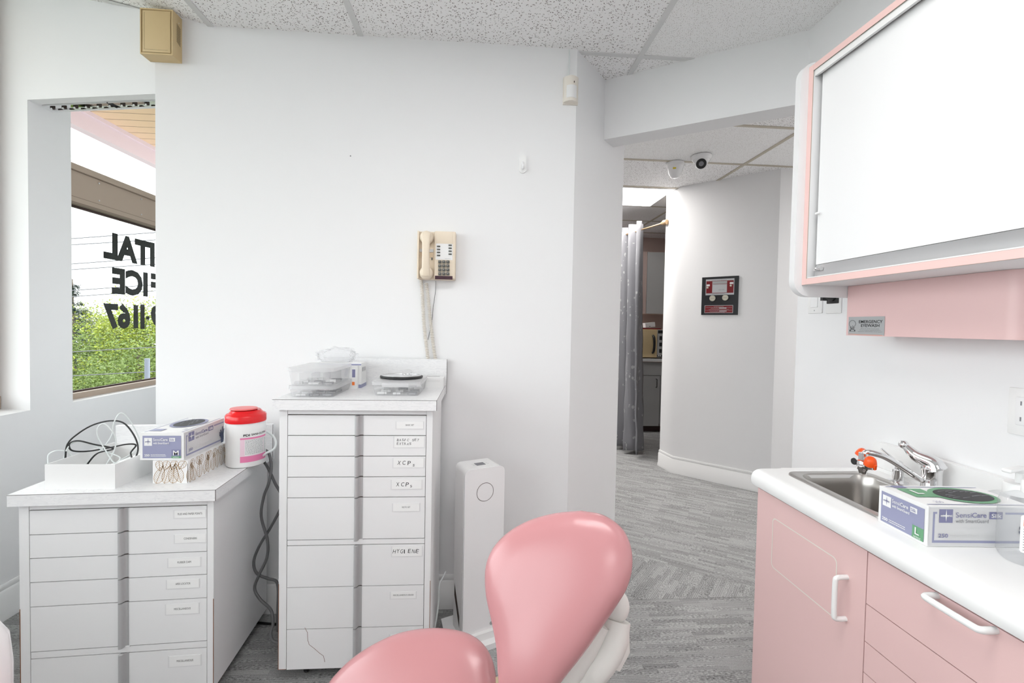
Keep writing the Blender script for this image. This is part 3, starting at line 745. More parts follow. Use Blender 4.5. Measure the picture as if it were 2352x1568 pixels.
# tissue box with gold leaf line pattern
rzb = math.radians(0)
tis = thing('tissue_box', 'white tissue box with gold leaf line pattern under the glove box', 'tissue box', (-1.055, 1.556, ZS))
m = MB('card_white'); TW, TD, TH = .110, .222, .076; m.box(0, TW, 0, TD, .0005, TH)
m.mat('gold_line')
def leaf(face, cx, cy, ln, ang, wd):
    """one outlined leaf with ribs, on the front (f) or right-hand (s) face"""
    W_ = TW if face == 'f' else TD
    def P(a, b):
        x = cx+a*math.cos(ang)-b*math.sin(ang); y = cy+a*math.sin(ang)+b*math.cos(ang)
        x = min(max(x, .001), W_-.001); y = min(max(y, .0015), TH-.001)
        return Vector((x, -.0003, y)) if face == 'f' else Vector((TW+.0003, x, y))
    def seg(p, q, t=.0007):
        d = q-p
        if d.length < 1e-4: return
        n = (Vector((0, 1, 0)) if face == 'f' else Vector((1, 0, 0))).cross(d).normalized()*t/2
        m.quad(p-n, q-n, q+n, p+n)
    n = 8; up = [(ln*i/n, wd*math.sin(PI*(i/n)**.8)) for i in range(n+1)]
    for s in (1, -1):
        for i in range(n): seg(P(up[i][0], s*up[i][1]), P(up[i+1][0], s*up[i+1][1]), .0012)
    seg(P(0, 0), P(ln, 0), .0012)
    k = int(ln/.006)
    for i in range(1, k):
        a = ln*i/k
        for s in (1, -1):
            e = min(ln, a+wd*.7); seg(P(a, 0), P(e, s*wd*math.sin(PI*(e/ln)**.8)*.97))
for f, W_ in (('f', TW), ('s', TD)):
    rnd = random.Random(4 if f == 'f' else 9)
    cols = int(W_/.024)
    for c in range(cols+1):
        leaf(f, .010+c*.026, .0+rnd.uniform(-.004, .004), .066, PI/2+rnd.uniform(-.45, .45), .0155)
    for c in range(cols):
        leaf(f, .020+c*.027, .078, .036, -PI/2+rnd.uniform(-.7, .7), .012)
m.build('carton', tis)

def glove_box(label, loc, rz, LN, WD, HT, letter, col, dark, tilt_name='glove_box'):
    t = thing(tilt_name, label, 'glove box', loc, rz)
    m = MB('card_white'); m.box(0, LN, 0, WD, 0, HT); e = .0004
    # end face (x = 0), read with u = -y
    o = Vector((-e, WD, 0)); u = Vector((0, -1, 0)); v = UZ
    def R(x0, x1, z0, z1, mat, k=1): m.mat(mat).quad(o+u*x0+v*z0+nn*e*k, o+u*x1+v*z0+nn*e*k, o+u*x1+v*z1+nn*e*k, o+u*x0+v*z1+nn*e*k)
    def T(s, x, z, w, h, mat, b=.0, k=4): m.mat(mat).text(s, o+u*x+v*z+nn*e*k, u, v, w, h, bold=b)
    nn = Vector((-1, 0, 0)); s = WD/.134; q = HT/.090
    R(.008*s, .126*s, .006*q, .080*q, 'print_purple_light', 1)
    R(.013*s, .037*s, .047*q, .073*q, 'card_white', 2)
    def star(cx, cz_, r, mat, k):
        pts = []
        for i in range(8):
            rr = (r*1.0 if i % 4 == 0 else r*1.15) if i % 2 == 0 else r*.17
            a = PI/4*i; pts.append(o+u*(cx+rr*math.cos(a))+v*(cz_+rr*math.sin(a))+nn*e*k)
        c = o+u*cx+v*cz_+nn*e*k
        m.mat(mat).add([c]+pts, [(0, i+1, (i+1) % 8+1) for i in range(8)], True)
    star(.025*s, .061*q, .0095*q, 'print_purple', 3)
    T('MEDLINE', .0165*s, .0585*q, .017*s, .0032*q, 'print_purple', .01, 5)
    T('Sensi', .041*s, .063*q, .0215*s, .009*q, 'card_white', 0); T('Care', .0635*s, .063*q, .022*s, .009*q, 'card_white', .018)
    R(.090*s, .108*s, .061*q, .073*q, 'card_white', 2); T('Silk', .0925*s, .0635*q, .0135*s, .0075*q, 'print_purple_light', .01, 5)
    T('with SmartGuard', .041*s, .0525*q, .048*s, .0065*q, 'card_white', .02)
    T('250', .014*s, .012*q, .016*s, .0075*q, 'card_white', .03)
    m.mat('card_white').lines(o+u*.033*s+v*.011*q+nn*e*3, u, v, .050*s, .009*q, 2, .0016)
    R(.097*s, .126*s, .006*q, .034*q, col if letter == 'L' else 'glove_blue' if False else col if letter == 'L' else 'print_purple', 2)
    R(.097*s, .126*s, .006*q, .013*q, col, 3)
    T(letter, (.105 if letter == 'L' else .1025)*s, .0155*q, (.011 if letter == 'L' else .017)*s, .016*q, 'card_white', .010, 5)
    T('NITRILE', .102*s, .0075*q, .018*s, .004*q, 'card_white', .0, 5)
    # long side (y = 0)
    o = Vector((0, -e, 0)); u = UX; nn = Vector((0, -1, 0)); s = LN/.24
    R(.002*s, LN-.002, .002, HT-.002, 'card_grey', 0.5)
    R(.010*s, LN-.004, .009*q, .0145*q, 'print_purple_light'); R(.010*s, .0145*s, .0145*q, .078*q, 'print_purple_light'); R(.0145*s, .019*s, .0735*q, .078*q, 'print_purple_light')
    R(.172*s, LN-.004, .0735*q, .078*q, 'print_purple_light')
    R(.0235*s, .054*s, .054*q, .084*q, 'print_purple', 2); star(.0388*s, .070*q, .0125*q, 'card_white', 3); T('MEDLINE', .0255*s, .0675*q, .0265*s, .0045*q, 'card_white', .01, 5)
    T('Sensi', .060*s, .066*q, .035*s, .0115*q, 'print_purple', 0); T('Care', .096*s, .066*q, .033*s, .0115*q, 'print_purple', .018)
    R(.136*s, .166*s, .063*q, .079*q, 'print_purple', 2); T('Silk', .1395*s, .0665*q, .023*s, .009*q, 'card_white', .02, 5)
    T('with SmartGuard', .060*s, .0545*q, .074*s, .008*q, 'ink_grey', 0)
    T('250', .0225*s, .021*q, .022*s, .009*q, 'print_purple', .02)
    m.mat('tbar').lines(o+u*.050*s+v*.019*q+nn*e*3, u, v, .065*s, .011*q, 3, .0013); m.mat('tbar').lines(o+u*.122*s+v*.019*q+nn*e*3, u, v, .045*s, .011*q, 3, .0013)
    # printed gloved hand at the end of the long side
    m.mat('glove_blue'); hx = LN-.030; H0 = o+nn*e*4
    def blob(pts): m.add([H0+u*(hx+a*.001)+v*(b*.001) for a, b in pts], [tuple(range(len(pts)))], True)
    blob([(6, 1), (20, 1), (20, 8), (23, 18), (22, 34), (14, 40), (4, 36), (3, 24), (8, 14)])
    for (x, y, x2, y2, wv) in ((14, 38, 17, 60, 3.2), (9, 36, 3, 50, 3), (5, 32, -2, 42, 3), (4, 27, -3, 33, 3), (20, 34, 25, 50, 3)):
        dx, dy = x2-x, y2-y; l = math.hypot(dx, dy); a, b = -dy/l*wv, dx/l*wv
        blob([(x-a, y-b), (x+a, y+b), (x2+a*.9, y2+b*.9), (x2+dx/l*2.5, y2+dy/l*2.5), (x2-a*.9, y2-b*.9)])
    # top face
    o = Vector((0, 0, HT+e)); u = UX; v = UY; nn = UZ
    R(.006, LN-.006, .008, .011, 'print_purple_light'); R(.006, LN-.006, WD-.011, WD-.008, 'print_purple_light')
    if letter == 'L':
        R(.020, .075, WD*.40, WD*.82, 'print_green', 2); T('L', .037, WD*.52, .016, .024, 'card_white', .04, 5)
        R(.02, .05, WD*.86, WD*.97, 'print_purple', 2)
    else: R(.02, .05, WD*.62, WD*.90, 'print_purple_light', 2)
    m.mat('print_green' if letter == 'L' else 'print_purple_light').disc((LN*.60, WD*.5, HT+e*4), UX, UY, LN*.30, 40, WD*.38)
    T('250', .03, .014, .018, .010, 'print_purple', .0, 5)
    m.build('carton', t)
    g = MB('glove_black' if dark else 'glove_blue'); g.disc((LN*.60, WD*.5, HT+e*5), UX, UY, LN*.26, 48, WD*.30); 
    g.mat('ink_grey')
    for k in range(14):
        a = random.uniform(-1, 1)*LN*.2; b = random.uniform(-1, 1)*WD*.17
        g.quad((LN*.6+a, WD*.5+b, HT+e*6), (LN*.6+a+.02, WD*.5+b+.006, HT+e*6), (LN*.6+a+.024, WD*.5+b+.008, HT+e*6.2), (LN*.6+a+.003, WD*.5+b+.004, HT+e*6.2))
    g.build('dispensing_slot', t)
    return t
glove_box('glove box marked M lying on the gold leaf tissue box', (-.962, 1.562, ZS+.0768), PI/2, .238, .136, .090, 'M', 'print_green', True)

# wipes tub with a red lid
cx, cy = -.868, 1.772
can = thing('wipes_tub', 'white disinfectant wipes tub with red lid on the short cabinet corner', 'wipes tub', (cx, cy, ZS))
R0 = .0665
MB('white_plastic').lathe([(.001, 0), (R0-.006, .0), (R0-.001, .004), (R0, .012), (R0, .145), (R0-.001, .152), (R0-.001, .17)], (0, 0, 0), 56).build('tub', can)
l = MB('lid_red').lathe([(R0+.0015, .163), (R0+.002, .166), (R0+.002, .186), (R0-.001, .191), (R0-.008, .194), (.052, .201), (.049, .205), (.001, .206)], (0, 0, 0), 56)
l.build('lid', can)
fl = MB('lid_pink').lathe([(.001, .2062), (.045, .2062), (.049, .209), (.046, .2125), (.03, .2138), (.001, .214)], (-.006, -.004, 0), 48, sy=.86)
fl.build('flip_cap', can)
lb = MB('label_pale_pink')
a0, a1 = math.radians(-128+6), math.radians(-20)
def cyl(a, z, r): return (r*math.cos(a), r*math.sin(a), z)
def arc(m, A0, A1, z0, z1, r, n=24, z0b=None, z1b=None):
    vs = []; z0b = z0 if z0b is None else z0b; z1b = z1 if z1b is None else z1b
    for i in range(n+1):
        f = i/n; a = A0+(A1-A0)*f; vs += [cyl(a, z0+(z0b-z0)*f, r), cyl(a, z1+(z1b-z1)*f, r)]
    m.add(vs, [(2*i, 2*i+2, 2*i+3, 2*i+1) for i in range(n)], False)
ac = math.atan2(-cy, -cx)   # direction towards the camera
A0, A1 = ac-.38+.10, ac+1.25
arc(lb.mat('label_pale_pink'), A0, A1, .032, .110, R0+.0004)
arc(lb.mat('label_pink'), A0, A1, .022, .044, R0+.0006)
arc(lb.mat('label_pink'), A0, A1, .106, .112, R0+.0006)
arc(lb.mat('card_white'), A0+.22, A1-.28, .046, .105, R0+.0008)
arc(lb.mat('card_white'), A1-.25, A1, .046, .105, R0+.0008)
arc(lb.mat('card_white'), A0+.12, A1, .113, .134, R0+.0004)
lb.mat('ink_grey')
for i in range(13):
    z = .102-.0042*i; a = A0+.25
    while a < A1-.34:
        l_ = random.uniform(.02, .10); arc(lb, a, min(a+l_, A1-.31), z-.0007, z+.0007, R0+.0011, 2); a += l_+.02
for i in range(11):
    z = .100-.005*i; arc(lb, A1-.22, A1-random.uniform(.03, .1), z-.0005, z+.0005, R0+.0011, 2)
lb.mat('ink')
lb.text('PDI', None, None, None, .020, .0082, bold=.03, fn=lambda a, b: cyl(A0+.16+a/R0, .117+b, R0+.0013))
lb.text('SANI-CLOTH', None, None, None, .060, .0075, bold=.02, fn=lambda a, b: cyl(A0+.54+a/R0, .1185+b, R0+.0013))
lb.mat('label_pink').text('PLUS', None, None, None, .014, .006, bold=.0, fn=lambda a, b: cyl(A0+1.41+a/R0, .1195+b, R0+.0013))
lb.build('printed_label', can)
# white cable curling off the back of the worktop beside the tub
pts = [oY(x, y, Y) for x, y, Y in ((585, 1000, 1.84), (600, 985, 1.84), (612, 991, 1.83), (628, 1002, 1.80), (634, 1018, 1.78), (628, 1032, 1.76), (612, 1040, 1.75), (600, 1050, 1.78))]
o = MB('white_cable').tube(crom(pts, 8), .0042, 10).build('white_hose'); tag(o, 'white hose loop sticking out beside the wipes tub', 'hose')
# two grey power cords hanging between the cabinets
def gcord(px, label, r=.0052):
    pts = [oY(x, y, Y-(.06 if i > 2 else .02*i)) for i, (x, y, Y) in enumerate(px)]; o = MB('grey_cable').tube(crom(pts, 8), r, 10).build('power_cord'); return tag(o, label, 'cord', 'grey cords between the cabinets')
gcord([(605, 1030, 1.84), (618, 1042, 1.84), (623, 1075, 1.83), (617, 1110, 1.82), (606, 1140, 1.82), (600, 1185, 1.82), (614, 1240, 1.81), (613, 1280, 1.80), (596, 1318, 1.80), (585, 1350, 1.80), (597, 1375, 1.79), (622, 1400, 1.78), (627, 1430, 1.76), (622, 1455, 1.74), (628, 1472, 1.72), (650, 1478, 1.72)], 'grey power cord hanging between the cabinets, its loop reaching the carpet')
gcord([(600, 1050, 1.83), (616, 1075, 1.82), (632, 1110, 1.82), (646, 1136, 1.82), (645, 1165, 1.83), (622, 1210, 1.83), (595, 1255, 1.84), (583, 1290, 1.84), (590, 1316, 1.84), (615, 1328, 1.84), (634, 1334, 1.84), (639, 1355, 1.83), (638, 1400, 1.81), (638, 1450, 1.80)], 'grey power cord crossing over its neighbour, bending sideways above the baseboard')

# ================================================================== things on the tall cabinet
def organiser(label, x, y, z, W_, D_, H_, seed, colour_bits=True, frost='clear_plastic', rows=3, latch=False, where=''):
    t = thing('storage_box', label, 'storage box', (x, y, z), 0)
    th = .002; m = MB(frost); tp = .010
    def shell(zz0, zz1, i0, i1):
        p0 = rrect(i0, W_-i0, i0, D_-i0, .014, 4); p1 = rrect(i1, W_-i1, i1, D_-i1, .014, 4); n = len(p0)
        vs = [(a, b, zz0) for a, b in p0]+[(a, b, zz1) for a, b in p1]
        m.add(vs, [(i, (i+1) % n, n+(i+1) % n, n+i) for i in range(n)], False)
        return p0
    p = shell(.001, H_-.012, tp, .004); m.add([(a, b, .001) for a, b in p], [tuple(range(len(p)))], True)
    for k in range(1, 4): m.quad((W_*k/4, tp, .003), (W_*k/4, D_-tp, .003), (W_*k/4, D_-tp, H_-.018), (W_*k/4, tp, H_-.018))
    m.build('bin', t)
    l = MB('frosted_plastic'); pts = rrect(0, W_, 0, D_, .018, 4)
    l.prism(pts, H_-.012, H_, 'z')
    
    if latch: l.rbox(W_*.22, W_*.76, -.004, .003, H_-.019, H_-.004, .0015, 2)
    l.build('lid', t)
    rnd = random.Random(seed)
    for k in range(9):
        mt = rnd.choice(['card_grey', 'paper', 'tape', 'ink_grey', 'card_white'] + (['label_pale_pink'] if colour_bits else []))
        w2 = rnd.uniform(.026, .038); a = .016+(k % 3)*(W_-.07)/2+rnd.uniform(0, .006); b = .02+(k//3)*(D_-.06)/3+rnd.uniform(0, .01); zz = .0035
        o = MB(mt).box(0, w2, 0, .013, 0, rnd.uniform(.005, .010)).mat('tbar').box(.004, w2-.004, -.0003, 0, .0015, .003).build('small_packet')
        o.location = (x+a, y+b, z+zz); o.rotation_euler = (0, 0, rnd.uniform(-.15, .15))
        tag(o, 'small instrument packet lying inside the ' + where, 'packet', 'packets in the ' + where)
    return t
organiser('lower of two clear divided storage boxes stacked on the tall cabinet', -.655, 1.612, ZTL, .160, .23, .040, 1, where='lower of the two stacked clear boxes')
organiser('upper of two clear divided storage boxes, holding paper packets', -.655, 1.606, ZTL+.0405, .160, .23, .062, 2, where='upper of the two stacked clear boxes')
organiser('shallow clear storage box with a black rimmed mirror on its lid', -.382, 1.655, ZTL, .176, .235, .052, 3, latch=True, where='clear box under the black rimmed mirror')
# two narrow white cartons with blue pictures, standing beside the organisers
def carton(label, x0, x1, y0, y1, z0, h, fn):
    t = thing('carton', label, 'box', (x0, y0, z0)); m = MB('card_white'); m.box(0, x1-x0, 0, y1-y0, 0, h); fn(m, x1-x0, y1-y0, h); m.build('box', t); return t
def mask_print(m, w, d, h):
    e = -.0004
    m.mat('print_purple_light').box(.002, w-.0, e, -.0001, h-.009, h-.003).box(w-.03, w, e, -.0001, 0, .014).box(w, w+.0004, 0, d, 0, .014)
    m.mat('label_pink').disc((w-.04, e, h-.025), UX, UZ, .0022, 8); m.mat('print_purple').box(w-.042, w-.022, e, 0, h-.055, h-.048)
    m.mat('tbar').lines((w-.045, e, .035), UX, UZ, .03, .035, 5, .0012); m.mat('ink_grey')
    for k in range(3): m.quad((w+.0005, d*.2+k*.02, h-.035), (w+.0005, d*.2+k*.02+.008, h-.035), (w+.0005, d*.2+k*.02+.008, h-.018), (w+.0005, d*.2+k*.02, h-.018))
    m.mat('tbar').lines((w+.0005, .012, .03), UY, UZ, d*.7, .04, 6, .0012)
carton('white mask carton with pale blue print under the plastic bag', -.640, -.468, 1.862, 1.945, ZTL, .100, mask_print)
def blue_print(m, w, d, h):
    for y in (.014, .045):
        m.mat('print_purple').box(w, w+.0004, y, y+.010, h*.60, h*.88).mat('orange_print').box(w, w+.0004, y+.001, y+.009, h*.22, h*.33)
    m.mat('card_grey').box(.004, w-.004, .004, d-.004, h, h+.0005)
    m.mat('print_purple').box(w, w+.0004, .028, .038, h*.68, h*.9)
carton('narrow white carton with small blue pictures just behind the stacked storage boxes', -.600, -.478, 1.842, 1.860, ZTL, .090, lambda m, w, d, h: (m.mat('print_purple').box(w-.02, w-.008, -.0004, 0, h*.5, h*.85).mat('orange_print').box(w-.02, w-.010, -.0004, 0, h*.15, h*.3)))
def small_print(m, w, d, h): m.mat('label_silver'); m.mat('tbar').lines((w*.3, -.0004, h*.6), UX, UZ, w*.6, h*.2, 2, .0015); m.mat('seam_dark').box(.01, w-.02, d-.006, d-.004, h, h+.0006)
carton('flat white carton at the back right corner of the tall cabinet', -.232, -.142, 1.885, 1.953, ZTL, .040, small_print)
# crumpled clear bag
from mathutils import noise as mn
bm_ = bmesh.new(); bmesh.ops.create_icosphere(bm_, subdivisions=5, radius=1)
vs = []
for v in bm_.verts:
    d = v.co.normalized()
    k = 1+.22*mn.noise(d*1.7)+.16*(abs(mn.noise(d*3.6+Vector((3, 1, 2))))*2-.6)+.07*(abs(mn.noise(d*9))*2-.5)+.03*mn.noise(d*22)
    vs.append((d.x*.080*k, d.y*.038*k, max(0.0, d.z*.034*k+.026)))
fs = [[v.index for v in f.verts] for f in bm_.faces]; bm_.free()
m = MB('bag_plastic'); m.add(vs, fs); o = m.build('plastic_bag', auto=25); o.location = (-.572, 1.903, ZTL+.1003); tag(o, 'crumpled clear plastic bag on top of the white mask carton', 'bag')
# oval mirror with black rim
t = thing('hand_mirror', 'oval black rimmed mirror with silver grip on the clear storage box', 'mirror', (-.292, 1.765, ZTL+.0525))
k = MB('black_plastic'); k.tube([(.0755*math.cos(2*PI*i/48), .062*math.sin(2*PI*i/48), .0065) for i in range(49)], .0055, 8, False); k.mat('aluminium').tube([(.0725*math.cos(2*PI*i/48), .0595*math.sin(2*PI*i/48), .0115) for i in range(49)], .0025, 6, False); k.build('rim', t, auto=80)
MB('chrome').lathe([(.0001, .0), (.0715, .0), (.0715, .0105), (.0001, .0105)], (0, 0, .001), 48, sy=.82).build('glass', t)
k = MB('chrome'); k.M = Matrix.Translation((.012, .066, .018)) @ Matrix.Rotation(.5, 4, 'X'); k.lathe([(.012, -.002), (.018, -.002), (.018, .002), (.012, .002)], (0, 0, 0), 24, sy=.9); k.build('grip', t)

# ================================================================== on the back wall
# telephone: local x right, y 0 = wall .. negative towards the room, z up
o0 = oY(958, 645, 2.0); ph = thing('wall_telephone', 'cream push button telephone on the wall above the tall cabinet', 'telephone', (o0.x, 2.0, o0.z))
YF = -.052
def fx(px, py):   # photo pixel on the telephone's face -> local x, z
    p = oY(px, py, 2.0+YF); return p.x-o0.x, p.z-o0.z
x0, z0 = fx(957, 641); x1, z1 = fx(1047, 531)
m = MB('cream_plastic'); m.rbox(x0, x1, -.030, 0, z0+.002, z1, .005, 3)
xa, _ = fx(997, 600); m.rbox(xa, x1, YF, -.02, z0+.006, z1-.001, .005, 3)
xl, _ = fx(960, 600); m.rbox(x0, xl+.003, YF+.004, -.02, z0+.004, z1-.002, .002, 2)
xr, _ = fx(994, 600)
m.mat('cream_dark').box(xl+.006, xr-.002, -.033, -.029, *(lambda a: (a[1], a[0]))((fx(980, 578)[1], fx(980, 589)[1])))
m.mat('card_grey').box(xl+.004, xr, -.034, -.029, fx(980, 577)[1], fx(980, 570)[1])
m.mat('dark_key').box(xr-.008, xr-.003, -.034, -.029, fx(980, 595)[1], fx(980, 590)[1])
m.build('body', ph)
m = MB('cream_plastic'); a, b = fx(1001, 559), fx(1041, 532); m.rbox(a[0], b[0], YF-.002, YF+.002, a[1], b[1], .0015, 2); m.build('number_cover', ph)
m = MB('card_white'); a, b = fx(1001, 596), fx(1040, 560); m.box(a[0], b[0], YF-.0008, YF, a[1], b[1]); m.mat('ink_grey').text('signature', (fx(1022, 594)[0], YF-.001, fx(980, 593.5)[1]), UX, UZ, .024, .003); m.build('speed_dial_card', ph)
m = MB('maroon'); a, b = fx(999, 641), fx(1039.5, 634); m.box(a[0], b[0], YF-.001, YF, a[1], b[1]); m.build('display_strip', ph)
for i in range(4):
    for px, py in ((1007.5, 565.8+i*6.9), (1034, 563.2+i*6.8)):
        a = fx(px, py); MB('dark_key').rbox(a[0]-.0068, a[0]+.0068, YF-.004, YF, a[1]-.003, a[1]+.003, .0012, 2).build('line_button', ph)
for r in range(4):
    for c in range(3):
        a = fx(1010.5+c*9.2, 601.5+r*9.1); k = MB('dark_key').rbox(a[0]-.0068, a[0]+.0068, YF-.006, YF, a[1]-.0064, a[1]+.0064, .0015, 2)
        k.mat('card_grey').text('123456789*0#'[r*3+c], (a[0]-.0025, YF-.0063, a[1]-.001), UX, UZ, None, .0042); k.build('dial_key', ph)
hs = MB('cream_plastic'); hx, _ = fx(979.5, 585); zt, zb2 = fx(980, 531)[1], fx(980, 641)[1]; L_ = zt-zb2
path = []; rr = []
prof = []
# handset: bar profile swept with rounded cups at both ends
def cup(zc): hs.lathe([(.001, -.030), (.019, -.030), (.0265, -.036), (.0285, -.046), (.027, -.058), (.022, -.066), (.012, -.071), (.001, -.072)], (hx, 0, zc), 28, 'y')
cup(zt-.026); cup(zb2+.027)
ring = []; n = 20
for i in range(n+1):
    s = i/n; z = zb2+.012+(L_-.024)*s; bow = math.sin(PI*s); ring.append((z, -.070-.014*bow**.6, .0155+.004*(abs(s-.5)*2)**3))
vs = []; k = 14
for z, y, w in ring:
    for j in range(k):
        a = 2*PI*j/k; cs, sn = math.cos(a), math.sin(a); vs.append((hx+math.copysign(abs(cs)**.6, cs)*w, y+.008+math.copysign(abs(sn)**.7, sn)*.011, z))
hs.add(vs, [(i*k+j, i*k+(j+1) % k, (i+1)*k+(j+1) % k, (i+1)*k+j) for i in range(n) for j in range(k)]+[tuple(range(k)), tuple(n*k+j for j in range(k))])
hs.build('handset', ph)
# coiled cord: goes down behind the tall cabinet's upstand and comes back up
Yc = 1.9885
ctrl = [oY(x, y, Yc) for x, y in ((967, 641), (969, 665), (971, 700), (974, 745), (979, 790), (983, 822))]
ctrl += [oY(x, y, Yc) for x, y in ((987, 832), (994, 834), (1000, 826), (996, 800), (992, 765), (987, 722), (984, 690), (981, 665), (979, 650))]
P = crom(ctrl, 14); tot = 0; S = [0]
for i in range(1, len(P)): tot += (P[i]-P[i-1]).length; S.append(tot)
pitch = .0072; turns = int(tot/pitch); hel = []; steps = turns*9
j = 0
for i in range(steps+1):
    s = tot*i/steps
    while j < len(S)-2 and S[j+1] < s: j += 1
    f = (s-S[j])/max(1e-9, S[j+1]-S[j]); p = P[j].lerp(P[j+1], f); tg = (P[j+1]-P[j]).normalized(); u = tg.cross(UY).normalized(); a = 2*PI*i/9
    hel.append(p+u*math.cos(a)*.0068+UY*math.sin(a)*.0062)
MB('warm_white_plastic').tube(hel, .0018, 5).build('coiled_cord', ph, world=True)
MB('grey_cable').tube(crom([oY(x, y, 1.994) for x, y in ((1001, 645), (1000, 670), (995, 705), (993, 730), (989, 752), (983, 780))], 6), .0012, 6).build('line_cord', ph, world=True)

# motion sensor
p = oY(1309, 242, 2.0); t = thing('motion_sensor', 'small off-white motion sensor high on the wall near the corner', 'motion sensor', (p.x, 2.0, p.z))
prof = [(-.031, 0), (-.031, -.018), (-.026, -.026), (-.012, -.036), (0, -.039), (.012, -.036), (.026, -.026), (.031, -.018), (.031, 0)]
MB('warm_white_plastic').prism(prof, .004, .111).prism([(-.033, 0), (-.033, -.012), (.033, -.012), (.033, 0)], .0, .113).build('housing', t)
MB('white_plastic').prism([(-.022, -.03), (-.022, -.0295), (-.012, -.038), (0, -.041), (.012, -.038), (.022, -.0295), (.022, -.03)], .018, .070).build('lens', t)
MB('seam_dark').box(.008, .0115, -.0385, -.0355, .080, .087).build('indicator', t)
MB('white_cable').tube(crom([oY(1305, 184, 1.995), oY(1307, 160, 1.996), oY(1308, 135, 1.996), oY(1308, 113, 1.996)], 6), .0022, 6).build('cable', t, world=True)
# adhesive hook
p = oY(1200, 398, 2.0); t = thing('wall_hook', 'white adhesive hook alone on the wall, right of the telephone', 'hook', (p.x, 2.0, p.z))
MB('white_plastic').prism(rrect(-.0155, .0155, 0, .078, .0145, 6), -.006, 0, 'y').build('plate', t)
MB('white_gloss').tube(crom([(0, -.005, .045), (0, -.012, .03), (0, -.022, .016), (0, -.026, .022), (0, -.026, .030)], 5), [.006]*21, 10).build('hook', t)
# beige chime box in the corner under the ceiling
bx0, bx1, by, bz0, bz1 = -1.343, -1.238, 1.946, 2.303, 2.482
t = thing('chime_box', 'beige metal chime box high in the left corner under the ceiling', 'chime box', (bx0, 2.0, bz0))
W_, D_, H_ = bx1-bx0+.02, .054, bz1-bz0
m = MB('beige_metal'); a = -.018; b = W_-.02
m.box(a, b, -D_, 0, 0, H_)
m.box(a, b, -D_-.004, -D_, 0, .005).box(a, b, -D_-.004, -D_, H_-.005, H_).box(a, a+.004, -D_-.004, -D_, .005, H_-.005).box(b-.004, b, -D_-.004, -D_, .005, H_-.005)
m.build('case', t)
m = MB('beige_metal'); x0_, x1_, z0_, z1_ = a+.009, b-.009, .009, H_-.009
q = .008; yo = -D_-.003; yi = -D_-.006
vs = [(x0_, yo, z0_), (x1_, yo, z0_), (x1_, yo, z1_), (x0_, yo, z1_), (x0_+q, yi, z0_+q), (x1_-q, yi, z0_+q), (x1_-q, yi, z1_-q), (x0_+q, yi, z1_-q)]
m.add(vs, [(0, 1, 5, 4), (1, 2, 6, 5), (2, 3, 7, 6), (3, 0, 4, 7), (4, 5, 6, 7)], True)
m.mat('dark_slot').box(x0_+q, x0_+q+.0006, yi-.0003, yi, z0_+q, z1_-q).box(x0_+q, x1_-q, yi-.0003, yi, z0_+q, z0_+q+.0005)
m.build('face_panel', t)
m = MB('dark_slot')
for k in range(11):
    z = .063+k*.0068; m.add([(b+.0006, -.034, z+.0075), (b+.0006, -.034, z+.0103), (b+.0006, -.010, z-.0002), (b+.0006, -.010, z-.003)], [(0, 1, 2, 3)], True)
m.mat('card_white').disc((b+.0007, -.02, .150), UY, UZ, .0022, 8)
m.build('louvre_vent', t)
# filled gap beside the box where the wall paint stops

# ================================================================== air purifier
fL, fR = Vector((-.042, 1.722, 0)), Vector((.112, 1.792, 0)); u = (fR-fL).normalized(); rz = math.atan2(u.y, u.x)
AW, AD, AH = .170, .135, .695
t = thing('air_purifier', 'slim white tower air purifier between the tall cabinet and the chair', 'air purifier', (fL.x, fL.y, 0), rz)
m = MB('white_gloss'); pts = [(0, .045), (.165-.0, .045), (AW, .06), (AW, AH-.02), (AW-.006, AH-.006), (AW-.02, AH), (.02, AH), (.006, AH-.006), (0, AH-.02)]
def slab(m, y0, y1, x0, x1, z0, z1, r): m.prism(rrect(x0, x1, z0, z1, r, 5), y0, y1, 'y')
slab(m, .0, .010, 0, AW, .05, AH, .022); m.mat('white_plastic'); slab(m, .010, .013, .002, AW-.002, .05, AH-.001, .022)
m.build('front_plate', t)
m = MB('white_plastic'); slab(m, .012, AD-.02, .006, AW-.006, .04, AH+.001, .022); m.build('body', t)
m = MB('white_plastic'); slab(m, AD-.021, AD+.004, .018, AW-.018, .05, AH-.055, .03)
m.build('rear_cover', t)
m = MB('dark_slot'); m.add([(.0055, .050, .10), (.0055, AD-.03, .21), (.0055, AD-.03, .16), (.0055, .050, .055)], [(0, 1, 2, 3)], True); m.build('intake_slot', t)
m = MB('seam_dark'); m.disc((.085, -.0006, AH-.094), UX, UZ, .0365, 48, None, .0348); m.build('ring_light', t)
m = MB('ink_grey'); m.box(.066, .104, .038, .068, AH+.001, AH+.0022)
m.mat('label_silver')
for x in (.054, .060, .112, .118):
    for y in (.045, .060): m.disc((x, y, AH+.0015), UX, UY, .002, 8)
m.build('control_display', t)
m = MB('label_silver'); m.M = Matrix.Translation((.130, -.001, .072)); m.prism(rrect(-.016, .016, -.007, .007, .0069, 5), -.0006, .0, 'y'); m.mat('ink').text('air', (-.008, -.0008, -.003), UX, UZ, .014, .006); m.build('badge', t)
for z in (.47, .30, .07):
    m = MB('card_grey'); m.box(-.0012, .006, .006, .012, z-.10, z+.0); m.build('side_notch', t)
m = MB('white_gloss'); m.prism([(-.01, -.045), (AW+.012, -.045), (AW+.012, AD-.0), (AW-.01, AD+.05), (-.02, AD+.05), (-.035, AD-.02)], 0, .022); m.mat('white_plastic').prism([(.01, -.015), (AW-.01, -.015), (AW-.01, AD-.01), (.01, AD-.01)], .022, .05)
m.build('base', t)
